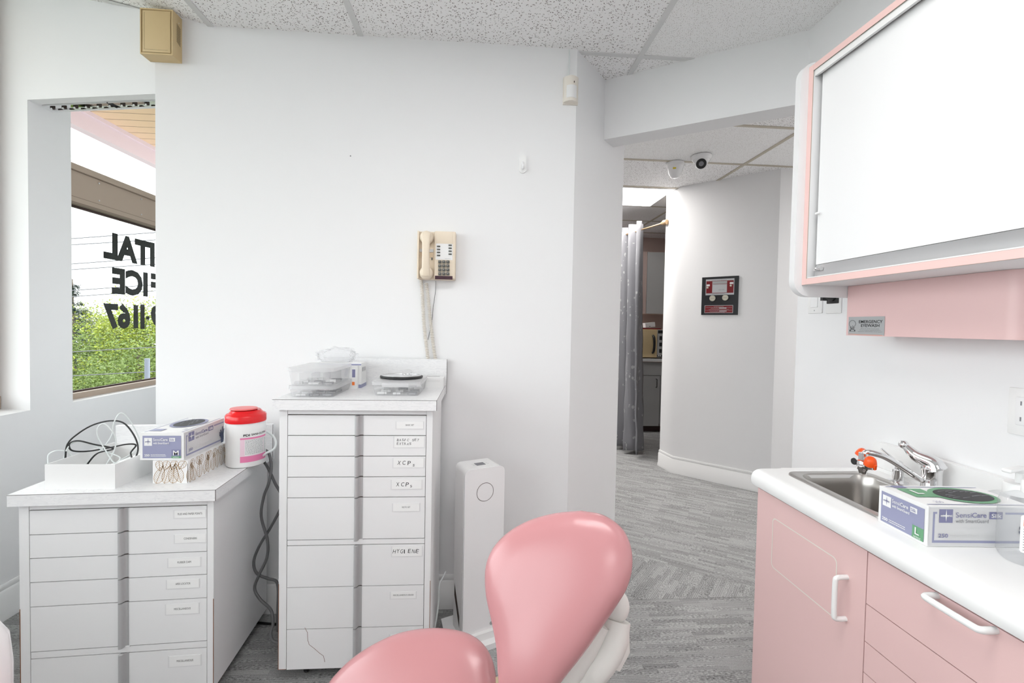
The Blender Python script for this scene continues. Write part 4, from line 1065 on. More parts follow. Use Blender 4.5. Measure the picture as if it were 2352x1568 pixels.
pts = [oY(x, y, Y) for x, y, Y in ((1024, 1312, 1.90), (1016, 1328, 1.88), (1009, 1345, 1.86), (1008, 1375, 1.84), (1004, 1410, 1.82), (998, 1445, 1.80), (990, 1480, 1.76))]
for q in pts: q.z = max(q.z, .004)
MB('white_cable').tube(crom(pts, 8), .0032, 8).build('power_cord', t, world=True)
m = MB('black_cable').tube([(-.99, 1.93, .006), (-.80, 1.90, .006), (-.6, 1.92, .006)], .005, 8).build('floor_cable'); tag(m, 'black cable lying on the carpet against the baseboard between the cabinets', 'cable')

# ================================================================== dental chair
ch = thing('dental_chair', 'pink vinyl dental chair with oval headrest in front of the cabinets', 'dental chair', (-.35, .78, 0))
def pad(name, mat, outline_px, p0, nrm, front, back, curve=0.0, N_=72):
    p0, nrm = Vector(p0), Vector(nrm).normalized()
    pts = [oP(x, y, p0, nrm) for x, y in outline_px]
    P = crom(pts+[pts[0]], 8)[:-1]; k = len(P)
    c = sum(P, Vector())/k
    rings = [(0.0, -back), (.5, -back), (.80, -back*.97), (.92, -back*.82), (.985, -back*.45), (1.0, 0), (.99, front*.22), (.96, front*.45), (.90, front*.66), (.80, front*.82), (.65, front*.93), (.45, front*.985), (.2, front), (0.0, front)]
    m = MB(mat); vs = []
    for s, h in rings:
        for q in P: vs.append(tuple(c+(q-c)*max(s, .001)+nrm*h))
    m.add(vs, [(i*k+j, i*k+(j+1) % k, (i+1)*k+(j+1) % k, (i+1)*k+j) for i in range(len(rings)-1) for j in range(k)])
    return m, c
HP = oY(1290, 1375, .80)
hn = (-.40, -.80, .42)
hr_out = [(1335, 1172), (1385, 1182), (1428, 1212), (1449, 1255), (1452, 1305), (1440, 1350), (1420, 1385), (1390, 1430), (1345, 1495), (1300, 1552), (1262, 1600), (1215, 1628), (1175, 1622), (1152, 1590), (1146, 1545), (1142, 1485), (1131, 1425), (1118, 1365), (1117, 1305), (1133, 1260), (1168, 1222), (1217, 1194), (1275, 1178)]
m, hc = pad('headrest', 'pink_vinyl', hr_out, HP, hn, .036, .030)
m.build('headrest', ch, world=True, auto=80)
BP = oY(950, 1640, .95)
bn = (-.35, -.62, .70)
bk_out = [(745, 1590), (772, 1552), (815, 1510), (870, 1475), (930, 1451), (1000, 1442), (1060, 1449), (1100, 1469), (1126, 1503), (1138, 1550), (1146, 1620), (1142, 1740), (1080, 1900), (960, 2050), (780, 2060), (640, 1950), (640, 1800), (690, 1670)]
m, bc = pad('backrest', 'pink_vinyl', bk_out, BP, bn, .040, .035)
m.build('backrest', ch, world=True, auto=80)
# headrest bracket (white knuckle joint at the back)
nb = Vector(hn).normalized()
def bp(x, y, back): return oP(x, y, HP-nb*back, hn)
m = MB('bracket_white')
A = bp(1412, 1390, .075); m.sphere(A, .027, 14, (1, 1, 1.15)); m.build('bracket_knob', ch, world=True, auto=80)
m = MB('bracket_white')
m.tube(crom([bp(1412, 1420, .085), bp(1402, 1470, .085), bp(1375, 1520, .08), bp(1330, 1560, .075), bp(1270, 1640, .075)], 6), [.030]*4+[.031]*6+[.030]*6+[.026]*9, 12)
m.build('bracket_arm', ch, world=True, auto=50)
m = MB('bracket_white')
B0, B1 = bp(1370, 1420, .055), bp(1300, 1530, .055)
m.tube([B0, B0.lerp(B1, .5), B1, bp(1240, 1620, .055)], [.028, .034, .034, .028], 12); m.build('bracket_cover', ch, world=True, auto=50)
m = MB('bracket_white'); m.tube([bp(1425, 1440, .10), bp(1422, 1490, .10), bp(1408, 1530, .10)], [.017, .021, .015], 8); m.build('release_lever', ch, world=True, auto=50)
m = MB('cream_bracket'); m.tube([oY(1168, 1600, .93), oY(1150, 1568, .93), oY(1148, 1700, .95), oY(1100, 1760, .97)], [.012, .016, .02, .02], 10); m.build('headrest_post', ch, world=True)
# seat and base, below the picture
m = MB('pink_vinyl'); m.rbox(-.50, .05, -.32, .16, .36, .46, .045, 5); m.build('seat', ch)
MB('bracket_white').lathe([(.30, 0), (.31, .02), (.28, .05), (.12, .07), (.10, .10), (.10, .36)], (-.18, -.08, 0), 36).build('pedestal', ch)
MB('bracket_white').tube([(-.18, -.05, .34), (.12, .0, .36), (.27, .10, .45)], .035, 10).build('support_arm', ch)

# rounded white edge of equipment at the left frame edge
p = oY(-34, 1530, .86); t = thing('delivery_unit', 'rounded white edge of dental equipment at the bottom left corner of the picture', 'dental unit', (p.x, p.y, 0))
MB('white_gloss').lathe([(.001, .52), (.026, .525), (.034, .55), (.0345, .62), (.030, .675), (.018, .70), (.001, .705)], (0, 0, 0), 28).build('head', t)
MB('white_plastic').lathe([(.001, 0), (.06, 0), (.06, .02), (.03, .04), (.02, .06), (.02, .53)], (-.0, 0, 0), 28).build('stand', t)

# ================================================================== the hall
def dome(name, label, x, y, r, front):
    t = thing(name, label, 'camera', (x, y, CZ))
    MB('white_gloss').lathe([(.001, -.0), (r, -.0), (r*1.02, -.012), (r*.92, -.026), (r*.85, -.03), (.001, -.03)], (0, 0, 0), 36).build('base', t)
    if front:
        MB('white_gloss').lathe([(r*.85, -.02), (r*.82, -.035), (r*.62, -.052), (.001, -.056)], (0, 0, 0), 30).build('shroud', t)
        d = (O-Vector((x, y, CZ-.05))).normalized(); b = MB('white_gloss'); c = Vector((0, 0, -.052))+d*.012; b.sphere(c, r*.60, 12); b.build('eyeball', t)
        uu = d.cross(UZ).normalized(); vv = uu.cross(d); k = MB('black_plastic'); rr = r*.50
        k.tube([c+d*.01, c+d*(r*.56), c+d*(r*.62)], [rr, rr, rr*.8], 24); k.build('lens_ring', t)
        MB('ink_grey').disc(c+d*(r*.625), uu, vv, r*.24, 20).build('lens', t)
    else:
        MB('white_gloss').lathe([(r*.93, -.02), (r*.88, -.04), (r*.70, -.075), (r*.50, -.098), (r*.3, -.106), (.001, -.108)], (0, 0, 0), 30).build('shroud', t)
        d = (O-Vector((x, y, CZ-.05))); d.z = 0; d.normalize(); uu = Vector((-d.y, d.x, 0)); vv = (UZ*1-d*.28).normalized()
        k = MB('yellow_print'); o = d*(r*.90)+Vector((0, 0, -.058))-uu*.016
        k.quad(o, o+uu*.022, o+uu*.022+vv*.012, o+vv*.012); k.mat('card_white'); o = o+vv*.013; k.quad(o, o+uu*.03, o+uu*.03+vv*.007, o+vv*.007)
        k.mat('ink').lines(o+d*.0005, uu, vv, .026, .006, 2, .001); k.build('sticker', t)
    return t
dome('dome_camera', 'white dome camera seen from behind, with a yellow sticker, on the hall ceiling', 1.415, 3.27, .064, False)
dome('dome_camera', 'white dome camera with black lens facing the room on the hall ceiling', 1.535, 3.115, .068, True)

# medical gas alarm panel on the hall wall
tw = (Vector((2.24, 3.29, 0))-Vector((1.70, 3.81, 0))).normalized(); nw = Vector((tw.y, -tw.x, 0))
pw = oP(1611, 723, (1.70, 3.81, 0), nw); pe = oP(1695, 722, (1.70, 3.81, 0), nw); ptp = oP(1697, 633, (1.70, 3.81, 0), nw)
GW, GH = (pe-pw).length, ptp.z-pw.z
t = thing('gas_alarm_panel', 'black and red medical gas alarm panel on the hall wall', 'alarm panel', tuple(pw), math.atan2(tw.y, tw.x))
def gp(x, y): return ((x-255)/1020*GW, (1360-y)/1075*GH)     # zoomed picture coordinates -> panel
def gbx(m, mat, xa, ya, xb, yb, y0, y1): a, b = gp(xa, yb), gp(xb, ya); m.mat(mat).box(a[0], b[0], y0, y1, a[1], b[1])
MB('panel_black').box(0, GW, -.008, 0, 0, GH).build('backplate', t)
m = MB('panel_silver'); gbx(m, 'panel_silver', 368, 350, 1160, 800, -.0095, -.008); gbx(m, 'panel_red', 384, 402, 1143, 748, -.0102, -.0095); gbx(m, 'panel_silver', 556, 412, 965, 735, -.0108, -.0102)
gbx(m, 'label_silver', 558, 412, 963, 490, -.0111, -.0108); gbx(m, 'panel_red', 575, 488, 963, 498, -.0113, -.0108); m.mat('ink_grey')
m.text('ON OFF', (*[gp(735, 670)[0], -.0112, gp(735, 670)[1]],), UX, UZ, .045, .007)
gbx(m, 'card_white', 395, 492, 484, 545, -.0106, -.0102); gbx(m, 'card_white', 1038, 455, 1132, 508, -.0106, -.0102)
m.mat('ink').lines((gp(530, 392)[0], -.0098, gp(530, 392)[1]), UX, UZ, GW*.45, .004, 1, .0018).lines((gp(555, 778)[0], -.0098, gp(555, 778)[1]), UX, UZ, GW*.36, .004, 1, .0018)
m.build('alarm_display', t)
for x, y in ((425, 585), (1070, 552)):
    a = gp(x, y); MB('dial_face').lathe([(.001, 0), (.0075, 0), (.0078, -.004), (.005, -.007), (.001, -.008)], (a[0], -.0102, a[1]), 16, 'y').build('indicator_lamp', t)
for x, y in ((577, 890), (932, 880)):
    a = gp(x, y); k = MB('black_plastic').lathe([(.001, 0), (.0265, 0), (.0265, -.006), (.0245, -.010), (.001, -.010)], (a[0], -.008, a[1]), 30, 'y')
    k.mat('dial_face').disc((a[0], -.0185, a[1]), UX, UZ, .0235, 30); k.mat('ink').box(a[0]-.014, a[0]+.012, -.0188, -.0185, a[1]-.0007, a[1]+.0007)
    for q in range(11):
        an = -PI/4+q*PI*1.5/10; k.disc((a[0]+math.cos(an)*.019, -.0187, a[1]+math.sin(an)*.019), UX, UZ, .0012, 6)
    k.build('pressure_gauge', t)
m = MB('panel_silver'); gbx(m, 'panel_silver', 352, 1090, 1145, 1308, -.0095, -.008); gbx(m, 'panel_red', 364, 1102, 1133, 1298, -.0100, -.0095)
gbx(m, 'panel_silver', 765, 1158, 968, 1183, -.0104, -.01); gbx(m, 'panel_silver', 772, 1242, 975, 1265, -.0104, -.01)
m.mat('panel_silver')
for y, xa, xb in ((1130, 610, 890), (1152, 385, 1110), (1175, 530, 755), (1205, 470, 1030), (1232, 380, 1115), (1256, 510, 765), (1284, 400, 920)):
    a = gp(xa, y); m.lines((a[0], -.0101, a[1]-.002), UX, UZ, (xb-xa)/1020*GW, .004, 1, .0016, 1.0)
m.build('warning_plate', t)

# curtain on a rod
R1 = oZ(1527, 511, 2.20); R2 = oZ(1462, 531, 2.20); rd = (R2-R1).normalized()
t = thing('curtain_rod', 'brass coloured tension rod across the hall opening holding the grey curtain', 'curtain rod', tuple(R1))
MB('brass_rod').tube([Vector((0, 0, 0)), rd*1.9], .007, 12).build('tube', t)
MB('brass_rod').tube([-rd*.03, rd*.012, rd*.03, rd*.05], [.022, .024, .016, .012], 16).build('end_socket', t)
side_ = Vector((-rd.y, rd.x, 0)).normalized()
cu = thing('curtain', 'silver grey satin curtain with pale leaf sprigs hanging in the hall', 'curtain', (R2.x, R2.y, 0))
m = MB('curtain_satin'); nu, nv = 90, 30; vs = []; Lc = 1.0; hc0 = .04
off = (R2-Vector((R2.x, R2.y, R2.z)))
rowuv = []
for j in range(nv+1):
    fz = j/nv; z = 2.27-(2.27-hc0)*fz
    for i in range(nu+1):
        s = i/nu; dd = rd*(s*Lc-.13)
        amp = .062+.012*fz; f = math.sin(2*PI*s*6.2+.6+.25*math.sin(3*fz))+.25*math.sin(2*PI*s*14+fz*2)
        flare = (1-s)*.06*fz**2
        q = dd+side_*(amp*f+.006*math.sin(fz*40+i*.4)*fz)-rd*flare
        vs.append((q.x, q.y, z+(.01*math.sin(s*20) if j == nv else 0))); rowuv.append((s*1.4, fz*2.2))
m.add(vs, [(j*(nu+1)+i, j*(nu+1)+i+1, (j+1)*(nu+1)+i+1, (j+1)*(nu+1)+i) for j in range(nv) for i in range(nu)])
co = m.build('fabric', cu, auto=80); me = co.data; uvl = me.uv_layers.new(name='UVMap')
for lp in me.loops: uvl.data[lp.index].uv = rowuv[lp.vertex_index]
sm = co.modifiers.new('thickness', 'SOLIDIFY'); sm.thickness = .002
k = MB('chrome')
for s in (.075, .235): k2 = MB('chrome').tube([Vector((math.cos(a)*.026, 0, math.sin(a)*.026)) for a in [2*PI*i/16 for i in range(17)]], .004, 6, False); o = k2.build('eyelet', cu); o.location = rd*(s*Lc-.13); o.location.z = 2.20; o.rotation_euler = (0, 0, math.atan2(side_.y, side_.x)+.9)

# back room cabinets
YB = 5.30
t = thing('base_cabinet', 'grey base cabinet in the back room beyond the curtain', 'cabinet', (1.9, YB, 0))
zc = oY(1500, 824, YB-.03).z
MB('cabinet_grey').box(0, .70, .02, .55, .10, zc-.035).build('carcass', t); MB('seam_dark').box(.02, .68, .06, .5, 0, .10).build('toe_kick', t)
xr = oY(1515, 900, YB).x-1.9; zd1 = oY(1500, 862, YB).z; zd0 = oY(1500, 978, YB).z; MB('cabinet_grey').box(.0, .70, 0, .018, zd1+.004, zc-.037).build('drawer_front', t)
d = MB('cabinet_grey').box(.0, xr, 0, .018, zd0, zd1-.004).build('door', t); MB('cabinet_grey').box(xr+.012, .70, 0, .018, zd0, zd1-.004).build('door', t)
h0 = oY(1507, 870, YB); h1 = oY(1507, 889, YB)
MB('black_plastic').tube(crom([(h0.x-1.9, 0, h0.z), (h0.x-1.9, -.028, h0.z-.004), (h0.x-1.9, -.03, h0.z-.02), (h0.x-1.9, -.03, h1.z+.02), (h0.x-1.9, -.028, h1.z+.004), (h0.x-1.9, 0, h1.z)], 4), .005, 8).build('handle', d)
w = MB('counter_white').box(1.85, 2.62, YB-.03, YB+.57, zc-.034, zc).mat('chip_brown').box(1.85, 2.62, YB-.031, YB-.02, zc-.038, zc-.034).build('worktop'); tag(w, 'white worktop in the back room with the microwave on it', 'worktop')
zu0 = oY(1500, 721, YB+.25).z; zu1 = oY(1500, 578, YB+.25).z
t = thing('wall_cabinet', 'grey wall cabinet hanging above the microwave in the back room', 'cabinet', (1.86, YB+.25, zu0))
MB('dusty_pink').box(0, .75, .02, .34, 0, zu1-zu0).build('carcass', t)
xs_ = oY(1486, 650, YB+.25).x-1.86; MB('cabinet_grey').box(xs_, xs_+.5, 0, .018, .004, zu1-zu0-.004).build('door', t)
MB('dusty_pink').box(0, xs_-.004, 0, .018, .0, zu1-zu0).build('filler_strip', t)
# microwave
mz0 = zc; mz1 = oY(1500, 756, YB+.03).z; t = thing('microwave', 'old cream microwave oven on the back room worktop', 'microwave', (1.86, YB+.03, mz0))
xd = oY(1510, 785, YB+.03).x-1.86; hM = mz1-mz0
MB('microwave_cream').box(0, .50, .012, .36, .012, hM).build('body', t)
MB('seam_dark').box(.01, .49, .02, .35, 0, .012).build('feet', t)
d = MB('microwave_cream').rbox(.0, xd-.003, -.004, .012, .014, hM-.004, .006, 2).build('door', t)
xh = oY(1501, 785, YB).x-1.86; MB('black_plastic').tube(crom([(xh, -.004, hM*.80), (xh+.006, -.03, hM*.72), (xh+.009, -.036, hM*.5), (xh+.006, -.03, hM*.28), (xh, -.004, hM*.18)], 5), [.008]+[.014]*19+[.008], 10).build('handle', d)
m = MB('cabinet_grey').box(xd, .50, -.004, .012, .014, hM-.002); m.mat('ink').box(xd+.003, .49, -.0045, -.004, hM*.86, hM*.97).box(xd+.003, .49, -.0045, -.004, .02, hM*.13)
for k_ in range(3): m.box(xd+.022, xd+.055, -.0045, -.004, hM*(.64-.22*k_), hM*(.77-.22*k_))
m.mat('card_white'); 
for k_ in range(2): m.box(xd+.012+k_*.022, xd+.026+k_*.022, -.0052, -.0045, .028, .045)
m.build('control_panel', t)
t2 = tag(MB('card_white').box(0, .12, 0, .09, 0, .055).mat('ink').box(.045, .06, -.0005, 0, .008, .014).build('carton'), 'small white carton lying on the microwave', 'box'); t2.location = (2.02, YB+.09, mz1+.018); t2.rotation_euler = (0, -.12, 0)
t3 = tag(MB('panel_red').box(0, .3, 0, .22, 0, .012).build('folder'), 'dark red folder on top of the microwave under a white carton', 'folder'); t3.location = (1.90, YB+.06, mz1+.0005)

# ================================================================== right side: upper cabinet
XF, YP = 1.0, 1.35
uc = thing('upper_cabinet', 'wall cabinet with pink edging and white sliding door at top right', 'cabinet', (1.31, YP, 1.393))
zb_, zt_ = 1.393, oX(1866.7, 163.3, XF).z+.018
# end panel with rounded corners
xp = oY(1817, 560, YP+.02).x; m = MB('white_laminate')
pts = [(1.31, 1.358), (1.31, zt_+.018)] + [(xp+.05+.05*math.cos(a), zt_+.018-.05+.05*math.sin(a)) for a in [PI/2+PI/2*i/8 for i in range(9)]] + [(xp+.05+.05*math.cos(a), 1.358+.05+.05*math.sin(a)) for a in [PI+PI/2*i/8 for i in range(9)]]
m.prism(pts, YP, YP+.024, 'y'); m.build('end_panel', uc, world=True)
YE = .10
m = MB('white_laminate'); m.box(XF+.0008, 1.31, YE, YP-.0005, zb_, zb_+.017).box(XF+.0008, 1.31, YE, YP-.0005, zt_-.017, zt_).box(XF+.0008, 1.31, YP-.018, YP-.0005, zb_+.017, zt_-.017).box(1.295, 1.31, YE, YP-.018, zb_+.017, zt_-.017).box(XF+.0008, 1.31, YE, YE+.018, zb_+.017, zt_-.017)
m.build('carcass', uc, world=True)
m = MB('pink_edge'); m.box(XF-.001, XF+.0008, YE, YP-.0185, zb_, zb_+.018).box(XF-.001, XF+.0008, YE, YP-.0185, zt_-.018, zt_).box(XF-.001, XF+.0008, YP-.018, YP, zb_, zt_)
m.mat('taupe_frame').box(XF-.0008, XF+.001, YP-.0184, YP-.018, zb_+.0, zt_).box(XF-.0008, XF+.001, YE, YP-.018, zb_+.018, zb_+.0186).box(XF-.0008, XF+.001, YE, YP-.018, zt_-.0186, zt_-.018).box(XF-.0005, XF+.0012, YE, YP, zb_-.0007, zb_)
m.build('pink_edge_banding', uc, world=True)
zi0, zi1 = zb_+.018, zt_-.018
m = MB('aluminium'); m.mat('white_plastic').box(XF+.003, XF+.010, YE, YP-.02, zi1-.018, zi1).box(XF+.014, XF+.017, YE, YP-.02, zi1-.014, zi1).box(XF+.029, XF+.034, YE, YP-.02, zi1-.022, zi1)
m.mat('seam_dark').box(XF+.010, XF+.014, YE, YP-.02, zi1-.003, zi1).box(XF+.017, XF+.029, YE, YP-.02, zi1-.003, zi1)
m.build('top_track', uc, world=True)
m = MB('aluminium'); m.mat('white_plastic').box(XF+.003, XF+.010, YE, YP-.02, zi0, zi0+.004).mat('grey_metal').box(XF+.010, XF+.016, YE, YP-.02, zi0, zi0+.0012)
m.mat('aluminium').prism([(XF+.018, zi0), (XF+.017, zi0+.010), (XF+.018, zi0+.024), (XF+.023, zi0+.041), (XF+.028, zi0+.042), (XF+.028, zi0)], YE, YP-.030, 'y')
m.build('bottom_track', uc, world=True)
yd = oX(1881.5, 400, XF+.022).y
m = MB('white_gloss'); m.box(XF+.022, XF+.028, YE+.02, yd, zi0+.042, zi1-.012); m.build('sliding_door', uc, world=True)
c = oX(1880, 617, XF+.012); m = MB('chrome'); m.lathe([(.001, -.012), (.006, -.012), (.006, -.004), (.0035, -.002), (.0035, .006), (.006, .008), (.006, .014), (.001, .014)], (0, 0, 0), 16, 'y')
m.M = Matrix.Identity(4); o = m.build('lock_pin', uc); o.location = (c.x-1.31, c.y-YP, c.z-1.393)
c = oX(1877, 490, XF+.012); o = MB('white_plastic').sphere((0, 0, 0), .005, 8, (1, 1.8, .8)).build('shelf_pin', uc); o.location = (c.x-1.31, c.y-YP, c.z-1.393)
c = oX(1880, 205, XF+.02); o = MB('dark_slot').sphere((0, 0, 0), .003, 8).build('peg_hole', uc); o.location = (c.x-1.31, c.y-YP, c.z-1.393)
# pink towel/glove dispenser box under it with the eyewash sign
XV = oY(1947, 658.5, YP).x; yv1 = oX(1945, 730, XV).y; yv0 = oX(2346, 700, XV).y; zv = oX(1946, 770, XV).z
vb = thing('valance_box', 'pink laminate box under the wall cabinet carrying the eyewash sign', 'valance box', (1.31, yv1, zb_))
m = MB('pink_laminate'); r = .03
pts = [(1.31, yv1), (XV, yv1)] + [(XV+r-r*math.sin(a), yv0+r-r*math.cos(a)) for a in [PI/2-PI/2*i/8 for i in range(9)]] + [(1.31, yv0)]
m.prism(pts, zv, zb_-.0005, 'z'); m.build('box', vb, world=True)
ya, yb_ = oX(1950, 728, XV).y, oX(2033, 728, XV).y; za, zc_ = oX(1990, 727, XV).z, oX(1990, 769.5, XV).z
SW, SH = ya-yb_, za-zc_
m = MB('label_silver'); o = Vector((XV-.0008, ya, zc_)); u = Vector((0, -1, 0)); v = UZ; e = Vector((-.0003, 0, 0))
m.quad(o, o+u*SW, o+u*SW+v*SH, o+v*SH); m.mat('sign_black')
def S(x, y): return o+e+u*((x-147)/655*SW)+v*((1340-y)/340*SH)
m.text('EMERGENCY', S(350, 1120), u, v, 420/655*SW, 55/340*SH, bold=.016); m.text('EYEWASH', S(390, 1190), u, v, 328/655*SW, 55/340*SH, bold=.016)
m.text('Warning: Use cold water only with eyewash.', S(385, 1230), u, v, 330/655*SW, 15/340*SH); m.text('This unit is intended as a supplement to, but not a', S(365, 1257), u, v, 378/655*SW, 15/340*SH); m.text('replacement for, standard plumbed-in eyewash equipment', S(332, 1284), u, v, 440/655*SW, 15/340*SH)
c = S(225, 1130); m.disc(c, u, v, 66/655*SW, 32, 74/340*SH*.9, 60/655*SW)
a1, a2, a3 = S(185, 1185), S(215, 1222), S(258, 1185)
for p, q in ((a1, a2), (a2, a3), (S(175, 1275), S(285, 1275)), (S(180, 1200), S(210, 1215)), (S(280, 1200), S(235, 1215)), (S(190, 1235), S(265, 1235)), (S(185, 1215), S(275, 1248)), (S(270, 1215), S(185, 1248)), (S(225, 1178), S(235, 1165)), (S(235, 1165), S(243, 1178))):
    d = (q-p).normalized(); n = Vector((1, 0, 0)).cross(d)*.0005; m.quad(p-n, q-n, q+n, p+n)
m.add([S(175, 1240), S(205, 1257), S(175, 1275)], [(0, 1, 2)], True); m.add([S(285, 1240), S(258, 1257), S(285, 1275)], [(0, 1, 2)], True)
m.mat('orange_print'); p, q = S(155, 1325), S(775, 1337); m.quad(p+v*.0004, q+v*.0004, q-v*.0004, p-v*.0004)
m.build('eyewash_sign', vb, world=True)

# wall plates on the right wall
def plate(name, label, cy_, cz_, w, h): 
    t = thing(name, label, 'wall plate', (1.31, cy_, cz_)); MB('white_plastic').rbox(-.006, 0, -w/2, w/2, -h/2, h/2, .0025, 2).build('cover_plate', t); return t
p0_, p1_ = oX(1858, 720, 1.31), oX(1890, 720, 1.31)
t = plate('light_switch', 'white rocker light switch on the right wall beside the black timer', (p0_.y+p1_.y)/2, p0_.z+.058, p0_.y-p1_.y, .116)
MB('white_gloss').box(-.009, -.006, -.017, .017, -.033, .034).mat('tbar').box(-.0092, -.006, -.017, .017, -.0345, -.033).build('rocker', t); MB('label_silver').disc((-.0065, 0, -.047), UY, UZ, .003, 8).build('screw', t)
p0_, p1_ = oX(1899, 720, 1.31), oX(1934, 717, 1.31)
t = plate('timer_switch', 'wall timer with black knob on a white plate under the wall cabinet', (p0_.y+p1_.y)/2, p0_.z+.058, p0_.y-p1_.y, .116)
k = MB('black_plastic').rbox(-.010, -.006, -.028, .028, -.022, .035, .002, 2); k.build('timer_dial', t)
k = MB('black_plastic'); k.lathe([(.001, -.042), (.012, -.042), (.016, -.030), (.021, -.010), (.021, -.006)], (0, .002, .006), 20, 'x'); k.box(-.050, -.03, -.004, .008, -.012, .024); k.build('timer_knob', t)
p0_ = oX(2322, 888, 1.31); p1_ = oX(2324, 995, 1.31)
t = plate('wall_outlet', 'white double outlet plate at the right edge above the pump bottle', p0_.y-.040, (p0_.z+p1_.z)/2, .08, p0_.z-p1_.z)
for dz in (.026, -.026)[:0] or (0,):
    k = MB('white_gloss').rbox(-.010, -.006, -.022, .022, -.032, .036, .002, 2); k.mat('ink_grey').box(-.0105, -.010, .008, .011, .016, .026).box(-.0105, -.010, -.010, -.007, .016, .026).box(-.0105, -.010, .008, .011, -.022, -.012).box(-.0105, -.010, -.010, -.007, -.022, -.012); k.build('receptacle', t)

# ================================================================== sink counter and base cabinet
ZC, XE, YEND = .81, .872, 1.382
co = thing('sink_counter', 'white laminate counter with rounded front edge and inset sink on the right', 'counter', (1.31, YEND, ZC))
Y0 = -.25
# top made of strips round the sink hole
sx0, sx1, sy0, sy1 = .962, 1.208, .985, 1.322
m = MB('counter_white')
zb3 = .757; rN = .024
front = [(1.0-.03, zb3+.016), (XE+.012, zb3)] + [(XE+rN-rN*math.cos(a), zb3+.024+(-rN*math.sin(a) if False else 0)+0) for a in ()]
prof = [(XE+.045, zb3+.014), (XE+.040, zb3), (XE+.014, zb3), (XE+.005, zb3+.004), (XE+.001, zb3+.013), (XE, zb3+.024), (XE+.002, zb3+.035), (XE+.008, zb3+.0445), (XE+.018, zb3+.050), (XE+.032, ZC), (sx0+.012, ZC), (sx0+.012, zb3+.014)]
m.prism([(a, b) for a, b in prof], Y0, YEND-.006, 'y')
p2 = [(a+.004 if a < XE+.03 else a, b+(.003 if b < .775 else -.003)) for a, b in prof]; m.prism(p2, YEND-.0062, YEND, 'y')
m.box(sx1-.012, 1.296, Y0, YEND, ZC-.04, ZC).box(sx0+.012, sx1-.012, sy1-.012, YEND, ZC-.04, ZC).box(sx0+.012, sx1-.012, Y0, sy0+.012, ZC-.04, ZC)
m.build('worktop', co, world=True)
m = MB('counter_white'); zbs = ZC+.088
r = .018; pts = [(YEND, ZC-.04)]+[(YEND-r+r*math.cos(a), zbs-r+r*math.sin(a)) for a in [PI/2*i/6 for i in range(7)]]+[(Y0, zbs), (Y0, ZC-.04)]
m.prism(pts, 1.286, 1.309, 'x'); m.prism([(y, z) for y, z in ((YEND-.002, ZC), (Y0, ZC), (Y0, ZC+.010), (YEND-.002, ZC+.010))], 1.279, 1.287, 'x')
m.build('backsplash', co, world=True)
# sink bowl: rings from outer rim to floor
sk = thing('sink', 'stainless steel sink bowl set in the white counter', 'sink', (1.31, YEND, ZC))
def ringpts(x0, x1, y0, y1, r, z, k=6): return [(a, b, z) for a, b in rrect(x0, x1, y0, y1, r, k)]
def loft(m, rings, close=True):
    n = len(rings[0]); vs = [p for r_ in rings for p in r_]
    fs = [(i*n+j, i*n+(j+1) % n, (i+1)*n+(j+1) % n, (i+1)*n+j) for i in range(len(rings)-1) for j in range(n)]
    if close: fs.append(tuple((len(rings)-1)*n+j for j in range(n)))
    m.add(vs, fs)
X0_, X1_, Y0_, Y1_ = .950, 1.220, .972, 1.335
m = MB('steel'); loft(m, [ringpts(X0_, X1_, Y0_, Y1_, .035, ZC+.0005), ringpts(X0_+.001, X1_-.001, Y0_+.001, Y1_-.001, .034, ZC+.004), ringpts(X0_+.006, X1_-.006, Y0_+.006, Y1_-.006, .032, ZC+.0055), ringpts(X0_+.022, X1_-.022, Y0_+.022, Y1_-.022, .050, ZC+.004)], False)
m.build('rim', sk, world=True, auto=50)
m = MB('steel'); loft(m, [ringpts(X0_+.021, X1_-.021, Y0_+.021, Y1_-.021, .050, ZC+.0045), ringpts(X0_+.024, X1_-.024, Y0_+.024, Y1_-.024, .048, ZC-.002), ringpts(X0_+.028, X1_-.028, Y0_+.028, Y1_-.028, .048, ZC-.03), ringpts(X0_+.033, X1_-.033, Y0_+.033, Y1_-.033, .046, ZC-.12), ringpts(X0_+.040, X1_-.040, Y0_+.040, Y1_-.040, .042, ZC-.140), ringpts(X0_+.055, X1_-.055, Y0_+.055, Y1_-.055, .03, ZC-.147)])
m.build('bowl', sk, world=True, auto=60)
m = MB('chrome').lathe([(.001, -.144), (.03, -.144), (.034, -.1465)], (1.085, 1.155, ZC), 24); m.build('drain', sk, world=True)

# faucet
FX = 1.246; fc = oX(2139, 1117, FX); FY = fc.y
fa = thing('faucet', 'chrome single lever faucet with orange capped eyewash head', 'faucet', (FX, FY, ZC))
MB('chrome').lathe([(.001, 0), (.027, 0), (.027, .004), (.0235, .008), (.0225, .045), (.0225, .062), (.024, .066), (.023, .078), (.019, .09), (.010, .097), (.001, .099)], (0, 0, 0), 32).build('body', fa)
# lever: broad spoon over the body rising to a ball
B_ = oX(2076, 1021, 1.215); L0_ = Vector((FX-.002, FY, ZC+.085)); L1_ = oX(2105, 1047, 1.225)
m = MB('chrome').tube(crom([Vector((FX+.004, FY-.006, ZC+.070)), L0_, L1_, B_+(L1_-B_)*.3, B_], 6), [.0205*(1-i/24)**1.1+.0066 for i in range(25)], 16); m.build('lever', fa, world=True, auto=70)
MB('chrome').sphere(B_, .0125, 12).build('lever_ball', fa, world=True, auto=80)
sp = [Vector((FX-.012, FY+.006, ZC+.035)), oX(2110, 1098, 1.215), oX(2070, 1071, 1.175), oX(2035, 1050, 1.14), oX(2008, 1041, 1.115), oX(1990, 1039, 1.10), oX(1984, 1046, 1.097)]
MB('chrome').tube(crom(sp, 6), .0082, 14).build('spout', fa, world=True, auto=70)
E0 = oX(1984, 1052, 1.097)
